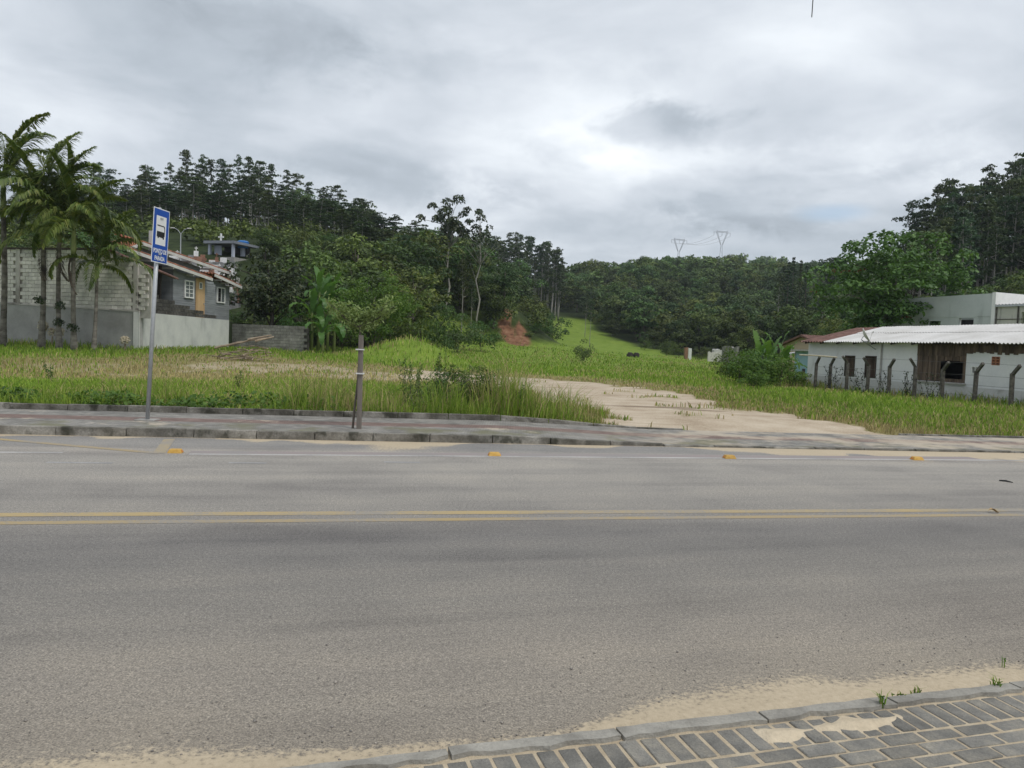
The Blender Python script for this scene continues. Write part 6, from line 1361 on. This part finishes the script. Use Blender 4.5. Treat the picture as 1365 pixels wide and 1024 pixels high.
# roadside weeds behind the back kerb
n = 60000; x = rng.uniform(-19, 4.2, n); w = rng.random(n) ** 1.15 * 3.2; y = Yback(x) + .16 + w; pxs = 682.5 + 1030 * x / y
hb = band(pxs) * np.interp(w, [0, .35, 1.2, 2.2, 3.2], [.3, .7, 1.0, .8, .35]) * (.1 + 2.0 * ss(.25, .8, fbm(x * .7, y * .7))); k = (hb > .03) & (sandmask(x, y) < .6) & (rng.random(n) < ss(.33, .58, fbm(x * 1.3 + 5, y * 1.3)) * .9 + .1)
x, y, hb, pxs, w = x[k], y[k], hb[k], pxs[k], w[k]; green = np.interp(pxs, [0, 330, 430, 540, 600, 700, 800], [.85, .74, .40, .36, .62, .58, .5]) + .35 * (w < .5)
tag(link('roadside_weeds', blades(x, y, H(x, y), hb * (.35 + 1.1 * rng.random(len(x)) ** 2), rng.uniform(.007, .016, len(x)), gcolor(len(x), green, rng), rng, .7, 'roadside_weeds')), 'tall mixed green and straw weeds growing behind the back kerb', 'weeds', kind='stuff')
# low leafy weeds on the left of that strip
n = 16000; x = rng.uniform(-19, -3.5, n); w = rng.random(n) * 1.7; y = Yback(x) + .15 + w; cl = fbm(x * 1.1, y * 1.6); k = (cl > .42) & (rng.random(n) < ss(-3, -7, x) * .8 + .2); x, y, cl = x[k], y[k], cl[k]
z = H(x, y) + rng.random(len(x)) * .38 * ss(.38, .7, cl)
C = np.stack([x, y, z], 1); tag(link('ground_creeper', leaf_cards(C, rng.normal(size=C.shape) * .6 + np.array([0, -.3, 1]), rng.uniform(.05, .11, len(C)), .8, rng, 'ground_creeper', 'leaf_bright')), 'leafy green creeper spreading along the back kerb on the left', 'creeper', kind='stuff')
# lot and field, thinning out with distance
def scatter(n, dmin, dmax, a0, a1): u_ = rng.random(n); d = 1 / (1 / dmin + (1 / dmax - 1 / dmin) * u_); th = rng.uniform(math.atan(a0), math.atan(a1), n); return d * np.tan(th), d
x, y = scatter(210000, 15.5, 130, -.80, .80); sm_ = sandmask(x, y); dm = drymask(x, y); fm = forest_mask(x, y)
wallx = (np.abs(x - (CO[0] - .3)) < .0); k = (y > Yback(x) + .2) & (sm_ < .35 + .25 * rng.random(len(x))) & (fm < .5) & (rng.random(len(x)) > dm * .45)
rf_u = (x - CO[0]) * RF.e.x + (y - CO[1]) * RF.e.y; rf_w = (x - CO[0]) * RF.n.x + (y - CO[1]) * RF.n.y
k &= ~((rf_w < .02) & ((x < CO[0] + .1) & (y < 75)))
wf_u = (x - WF.A.x) * WF.e.x + (y - WF.A.y) * WF.e.y; wf_w = (x - WF.A.x) * WF.n.x + (y - WF.A.y) * WF.n.y
k &= ~((wf_w < .03) & (wf_u > 0))
x, y, dm = x[k], y[k], dm[k]; wf_w = wf_w[k]; wf_u = wf_u[k]; rf_w = rf_w[k]
hgt = (.10 + .20 * fbm(x * .35, y * .35) + .10 * fbm(x * 1.5, y * 1.5)) * (1 - .45 * dm) * np.interp(y, [15, 30, 60, 130], [.8, .85, .85, 1.0])
hgt = hgt * (1 + .9 * ss(2.0, .2, np.abs(wf_w)) * (wf_u > -3)) * (1 + .6 * ss(3, .2, np.abs(rf_w)) * (x < CO[0] + 1)) * (1 + 1.0 * np.exp(-((x - MOUND.x) ** 2 / 9 + (y - MOUND.y) ** 2 / 10)))
tint = (.72 + .56 * fbm(x * .13 + 4, y * .09))[:, None]; wd = (.010 + .00085 * y) * rng.uniform(.6, 1.3, len(x)); tag(link('field_grass', blades(x, y, H(x, y), hgt * rng.uniform(.5, 1.35, len(x)), wd, gcolor(len(x), .95 - .72 * dm - .35 * ss(.5, .75, fbm(x * .22, y * .12)), rng) * tint, rng, .6, 'field_grass')), 'bright green meadow grass with straw patches covering the vacant lot', 'grass', kind='stuff')
# single tall weeds standing up from the verge
for i, (px, yb, ty, lb) in enumerate(((546, 545, 476, 'tallest dark weed stalk in the roadside clump'), (585, 540, 470, 'tall leafy weed right of the tallest stalk'), (560, 552, 490, 'broad-leaved weed at the left of the grass clump'), (626, 545, 482, 'tall weed in the middle of the grass clump'), (660, 548, 488, 'weed on the far side of the grass clump'), (64, 508, 470, 'dark weed standing up before the palms'), (690, 555, 512, 'low weed where the grass clump thins out'), (322, 520, 492, 'lone thin weed stalk beside the bare sand'))):
    q = gnd(px, yb, .12); g = Hs(q.x, q.y); tp = at(px + rng.uniform(-3, 3), ty, q.y); o = thing('tall_weed', lb, 'weed', (q.x, q.y, g)); rg = np.random.default_rng(200 + i); mb = MB(); C = []
    for s_ in range(7 if i not in (5, 7) else 2):
        t2 = tp + Vector((rg.normal() * .18, rg.normal() * .12, -abs(rg.normal()) * .22)); b2 = Vector((q.x + rg.normal() * .08, q.y + rg.normal() * .06, g - .03)); pp = limb(mb, b2, t2, .009, .003, rg, 5, 7, .05)
        for k in range(90): f = rg.uniform(.12, 1); C.append(np.array(b2.lerp(t2, f)) + rg.normal(size=3) * .055 * (1.15 - f * .6))
    piece(mb, 'stem', 'bark', o); C = np.array(C); lo_ = link('foliage', leaf_cards(C, rg.normal(size=C.shape) + np.array([0, 0, .5]), rg.uniform(.03, .085, len(C)), .38, rg, 'foliage', 'leaf_mid' if i != 2 else 'leaf_olive')); setp(lo_, o)
# weeds in the near kerb joints
for i, (px, py, s_, lb) in enumerate(((1177, 940, .12, 'spindly green weed growing in the near kerb joint'), (1203, 932, .06, 'tiny weed tuft on the sand beside the kerb joint'), (1222, 927, .07, 'small brownish weed tuft at the edge of the near kerb'), (1328, 914, .07, 'flat green weed in the gap between the last kerb stones'), (1339, 888, .12, 'single thin grass stalk standing on the roadside sand'))):
    q = gnd(px, py, .01 if i in (1, 2, 4) else .03); o = thing('kerb_weed', lb, 'weed', q); rg = np.random.default_rng(300 + i); nb2 = 16 if i != 4 else 3; bx_ = q.x + rg.normal(size=nb2) * .012; by_ = q.y + rg.normal(size=nb2) * .01
    me = blades(bx_, by_, np.full(nb2, q.z - .005), s_ * rg.uniform(.5, 1.1, nb2), np.full(nb2, .006), gcolor(nb2, np.full(nb2, .8), rg), rg, 1.1 if i != 4 else .2, 'blades'); lo_ = link('blades', me); setp(lo_, o)
    C = np.stack([bx_, by_, q.z + rg.random(nb2) * s_ * .4], 1); lo_ = link('leaves', leaf_cards(C, rg.normal(size=C.shape) + np.array([0, 0, 1]), .018, .5, rg, 'leaves', 'leaf_mid')); setp(lo_, o)

# ------------------------------------------------------------------ valley air
m_ = bpy.data.materials.new('haze'); m_.use_nodes = True; t = NT(m_.node_tree); t.n.clear()
pv = t.new('ShaderNodeVolumePrincipled'); pv.inputs['Color'].default_value = (.82, .90, 1.0, 1); pv.inputs['Density'].default_value = .0002; pv.inputs['Anisotropy'].default_value = .2
om = t.new('ShaderNodeOutputMaterial'); t.link(pv.outputs[0], om.inputs['Volume']); MATS['haze'] = m_
mb = MB(); mb.hexa([(x_, y_, z_) for z_ in (-64, 112) for x_, y_ in ((-470, -75), (620, -75), (620, 840), (-470, 840))])
tag(mb.build('haze', 'haze'), kind='stuff', label='thin pale haze filling the valley air', cat='haze')
